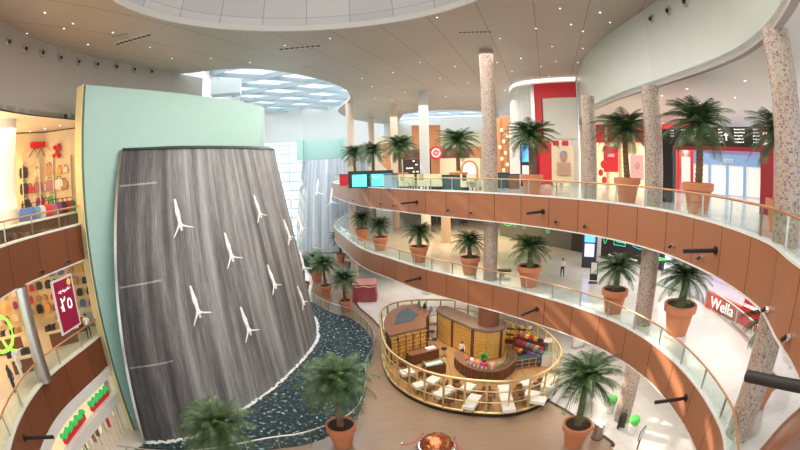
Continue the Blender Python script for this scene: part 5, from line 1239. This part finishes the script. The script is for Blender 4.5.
def gondola(u, v, w_, h, rz, label, cs):
    p = at(u, v, Z1); t = thing('display_table', label, 'display table', (p.x,p.y,Z1)); MB().box((p.x,p.y,Z1+h-.06),(w_,.9,.12),rz).build('tabletop', M['peach_wall'], t); MB().box((p.x,p.y,Z1+h/2-.06),(w_*.9,.7,h-.12),rz).build('body', M['chair_brown'], t)
    for k in range(6):
        f = -w_/2+w_*(k+.5)/6; MB().rings([[(p.x+math.cos(rz)*(f+sx*.16*q), p.y+math.sin(rz)*(f+sx*.16*q)+sy*.2, Z1+h+z) for sx, sy in ((-1,-1),(1,-1),(1,1),(-1,1))] for q, z in ((1,0),(.9,.25),(.5,.4))]).build('goods', GC[cs[k % len(cs)]], t, label='%s goods' % CN[cs[k % len(cs)]])
gondola(28, 370, 2.2, 1.0, .9, 'brown display table behind the green neon ring', [1,8,3,1]); gondola(66, 343, 2.6, 1.1, .9, 'dark display table right of the steel column', [1,1,7,2]); gondola(74, 332, 2.4, 1.2, .9, 'display table of tan goods behind the maroon poster', [7,3,8,1]); gondola(12, 352, 2.4, 1.2, .9, 'display table of black goods behind the neon ring', [1,7,1,3])
def rail_pt(u, v): return nearest_on(offset(ringL, .35), u, v, 1)[0]
pn = rail_pt(8, 335); t = thing('neon_sign', 'lime green neon ring with a small tail at the left edge', 'neon sign', tuple(pn))
ps = [rail_pt(u, v) for u, v in ((-3,318),(2,317),(7,320),(11,327),(13,336),(12,344),(8,350),(3,352),(-2,351))]
MB().tube([tuple(p) for p in ps], .09, 8).build('ring', M['green_neon'], t, smooth=60)
ps = [rail_pt(u, v) for u, v in ((3,341),(7,347),(12,350),(16,351))]; MB().tube([tuple(p) for p in ps], .08, 8).build('tail', M['green_neon'], t, smooth=60)
c1, c2, c3, c4 = [rail_pt(u, v) for u, v in ((50,281),(71,274),(81,325),(63,334))]
an = math.atan2(c2.y-c1.y, c2.x-c1.x); pm = (c1+c2+c3+c4)/4; ztop, zbot = (c1.z+c2.z)/2, (c3.z+c4.z)/2; wP = (c2.xy-c1.xy).length*.98
pm = Vector((*((c1.xy+c2.xy)/2), (ztop+zbot)/2)); t = thing('sale_poster', 'maroon sale poster with white lettering hanging in a white frame at the lower west rail', 'poster', tuple(pm))
MB().box(tuple(pm), (wP,.12,ztop-zbot), an).build('frame', M['white'], t); nP = Vector((math.sin(an), -math.cos(an), 0)); 
MB().box(tuple(pm+nP*.07), (wP*.86,.04,(ztop-zbot)*.92), an).build('sheet', mat('maroon_sheet', (.35,.01,.06), .5), t)
text('٢٥', tuple(pm+nP*.1+Vector((0,0,-.35))), 1.3, M['sign_white'], t, rot=(PI/2,0,an), name='lettering')
text('تخفيضات', tuple(pm+nP*.1+Vector((0,0,.85))), .24, M['sign_white'], t, rot=(PI/2,0,an), name='lettering')
text('%', tuple(pm+nP*.1-Vector((math.cos(an)*.55,math.sin(an)*.55,.3))), .5, M['sign_white'], t, rot=(PI/2,0,an), name='lettering')
b = MB(); qq = pm+nP*.1+Vector((math.cos(an)*wP*.27, math.sin(an)*wP*.27, (ztop-zbot)*.38)); b.tube([tuple(qq), tuple(qq+nP*.02)], .22, 20); b.build('badge', GC[11], t)
for s_ in (-1,1): q = pm + Vector((math.cos(an),math.sin(an),0))*s_*wP*.4; MB().tube([(q.x,q.y,ztop),(q.x,q.y,Z2-FB)], .02, 6).build('hanger', M['steel'], t)
# mannequins behind the lower west rail
for k, (u, v, c) in enumerate([(17,395,1),(24,382,8)]):
    p = at(u, v, Z1); N = [(0,0,.95,.14),(0,0,1.15,.11),(0,0,1.38,.15),(0,0,1.5,.05),(0,0,1.62,.09),(.09,0,.85,.09),(.1,0,.45,.06),(.1,0,.05,.04),(-.09,0,.85,.09),(-.1,0,.45,.06),(-.1,0,.05,.04),(.2,0,1.38,.05),(.28,.05,1.1,.04),(.3,0,.85,.03),(-.2,0,1.38,.05),(-.28,.05,1.1,.04),(-.3,0,.85,.03)]
    me = skin_mesh('mannequin', N, [(0,1),(1,2),(2,3),(3,4),(0,5),(5,6),(6,7),(0,8),(8,9),(9,10),(2,11),(11,12),(12,13),(2,14),(14,15),(15,16)]); me.materials.append(GC[c])
    o = bpy.data.objects.new('mannequin', me); C.objects.link(o); o.location = (p.x, p.y, Z1+.02); o.scale = (1.1,)*3; tag(o, ['black clothed mannequin behind the lower west glass rail','white mannequin beside the steel column of the lower west shop'][k], 'mannequin')
# ground floor shop seen through the white frame
for k, (f0, f1) in enumerate(((.13,.40),(.50,.84))):
    a, b_ = along(gr, 1.0+9.6*f0*.98)[0], along(gr, 1.0+9.6*f1*.98)[0]; m_ = (a+b_)/2; an = math.atan2((b_-a).y, (b_-a).x)
    if k == 0: nmz = 'red and green garland sign in the upper opening next to the mint wall'
    else: nmz = 'red and green garland sign in the upper opening nearer the left edge'
    nI = Vector((-m_.x, -m_.y)).normalized()*-.7; t = thing('shop_sign', nmz, 'sign', (m_.x+nI.x, m_.y+nI.y, 3.3))
    MB().box((m_.x+nI.x, m_.y+nI.y, 3.62), ((b_-a).length, .25, .4), an).build('red_board', M['red'], t)
    b = MB(); L_ = (b_-a).length
    for j in range(14): f = (j/13-.5)*L_; b.ball((m_.x+nI.x+math.cos(an)*f, m_.y+nI.y+math.sin(an)*f, 3.95+.12*math.sin(j*2)), .2, 7, 5)
    b.build('green_lettering', mat('green_sign_%d' % k, (.03,.5,.12), .5, emit=.3), t)
wc = [Vector((p.x-2.4, p.y+.3)) for p in gr]
MB().wall(wc, 0, 5.3, .2).build('wall_west_ground_3', M['shop_glow'], kind='structure')
ub_ = []; gb = MB(); gb.tube([(0,0,0),(0,0,2.5)], .06, 8); gb = gb.build('security_bar', M['white']); tag(gb, '', 'shop bar', 'white vertical bars of the ground floor shopfront')
for k in range(17):
    p, d = along(gr, 1.3+k*.56); q = p + Vector((-.25,.05)); place(gb, ub_, (q.x,q.y,0), 0, 'white vertical bar in the lower opening of the white ground floor frame')
rk = random.Random(8); ucl = {}
for k in range(12):
    c = [8,0,3,1,4,8,6][k % 7]; p, d = along(gr, 1.6+k*.75); q = p + Vector((-1.3-.4*rk.random(), .2)); x, y = q
    t = thing('hanging_garment', '%s garment on a rack inside the ground floor shop, %s from the mint wall' % (CN[c], (wl+['tenth','eleventh','twelfth'])[k]), 'garment', (x,y,.6)); b = MB(); an = rk.random()
    b.rings([[(x+math.cos(a_)*.3*q_, y+math.sin(a_)*.16*q_, z) for a_ in [2*PI*i/12 for i in range(12)]] for q_, z in ((1.1,.7),(.8,1.2),(1,1.75),(.35,1.95))]); b.build('cloth', GC[c], t, smooth=60); MB().tube([(x,y,1.93),(x,y,2.15)], .02, 6).build('hook', M['steel'], t)
t = thing('clothes_rack', 'long steel clothes rack inside the ground floor west shop', 'rack', (*wc[8], 0)); rp_ = [along(gr, s_)[0] + Vector((-1.5,.2)) for s_ in (1.2,4,7,10.2)]
MB().tube([(p.x,p.y,2.15) for p in rp_], .035, 8).build('bar', M['steel'], t)
for p in rp_: MB().tube([(p.x,p.y,0),(p.x,p.y,2.15)], .03, 8).build('upright', M['steel'], t)

pn_ = spline([tuple(far(764, 468, 8.0)), tuple(far(790, 438, 8.3)), tuple(far(815, 415, 8.8))], 6)
pp = thing('wooden_parapet', 'dark brown rounded wooden parapet in the bottom right corner', 'parapet', tuple(pn_[0]))
MB().tube([tuple(p) for p in pn_], .42, 20).build('cap', mat('glossy_brown_wood', (.20,.085,.045), .3), pp, smooth=60)
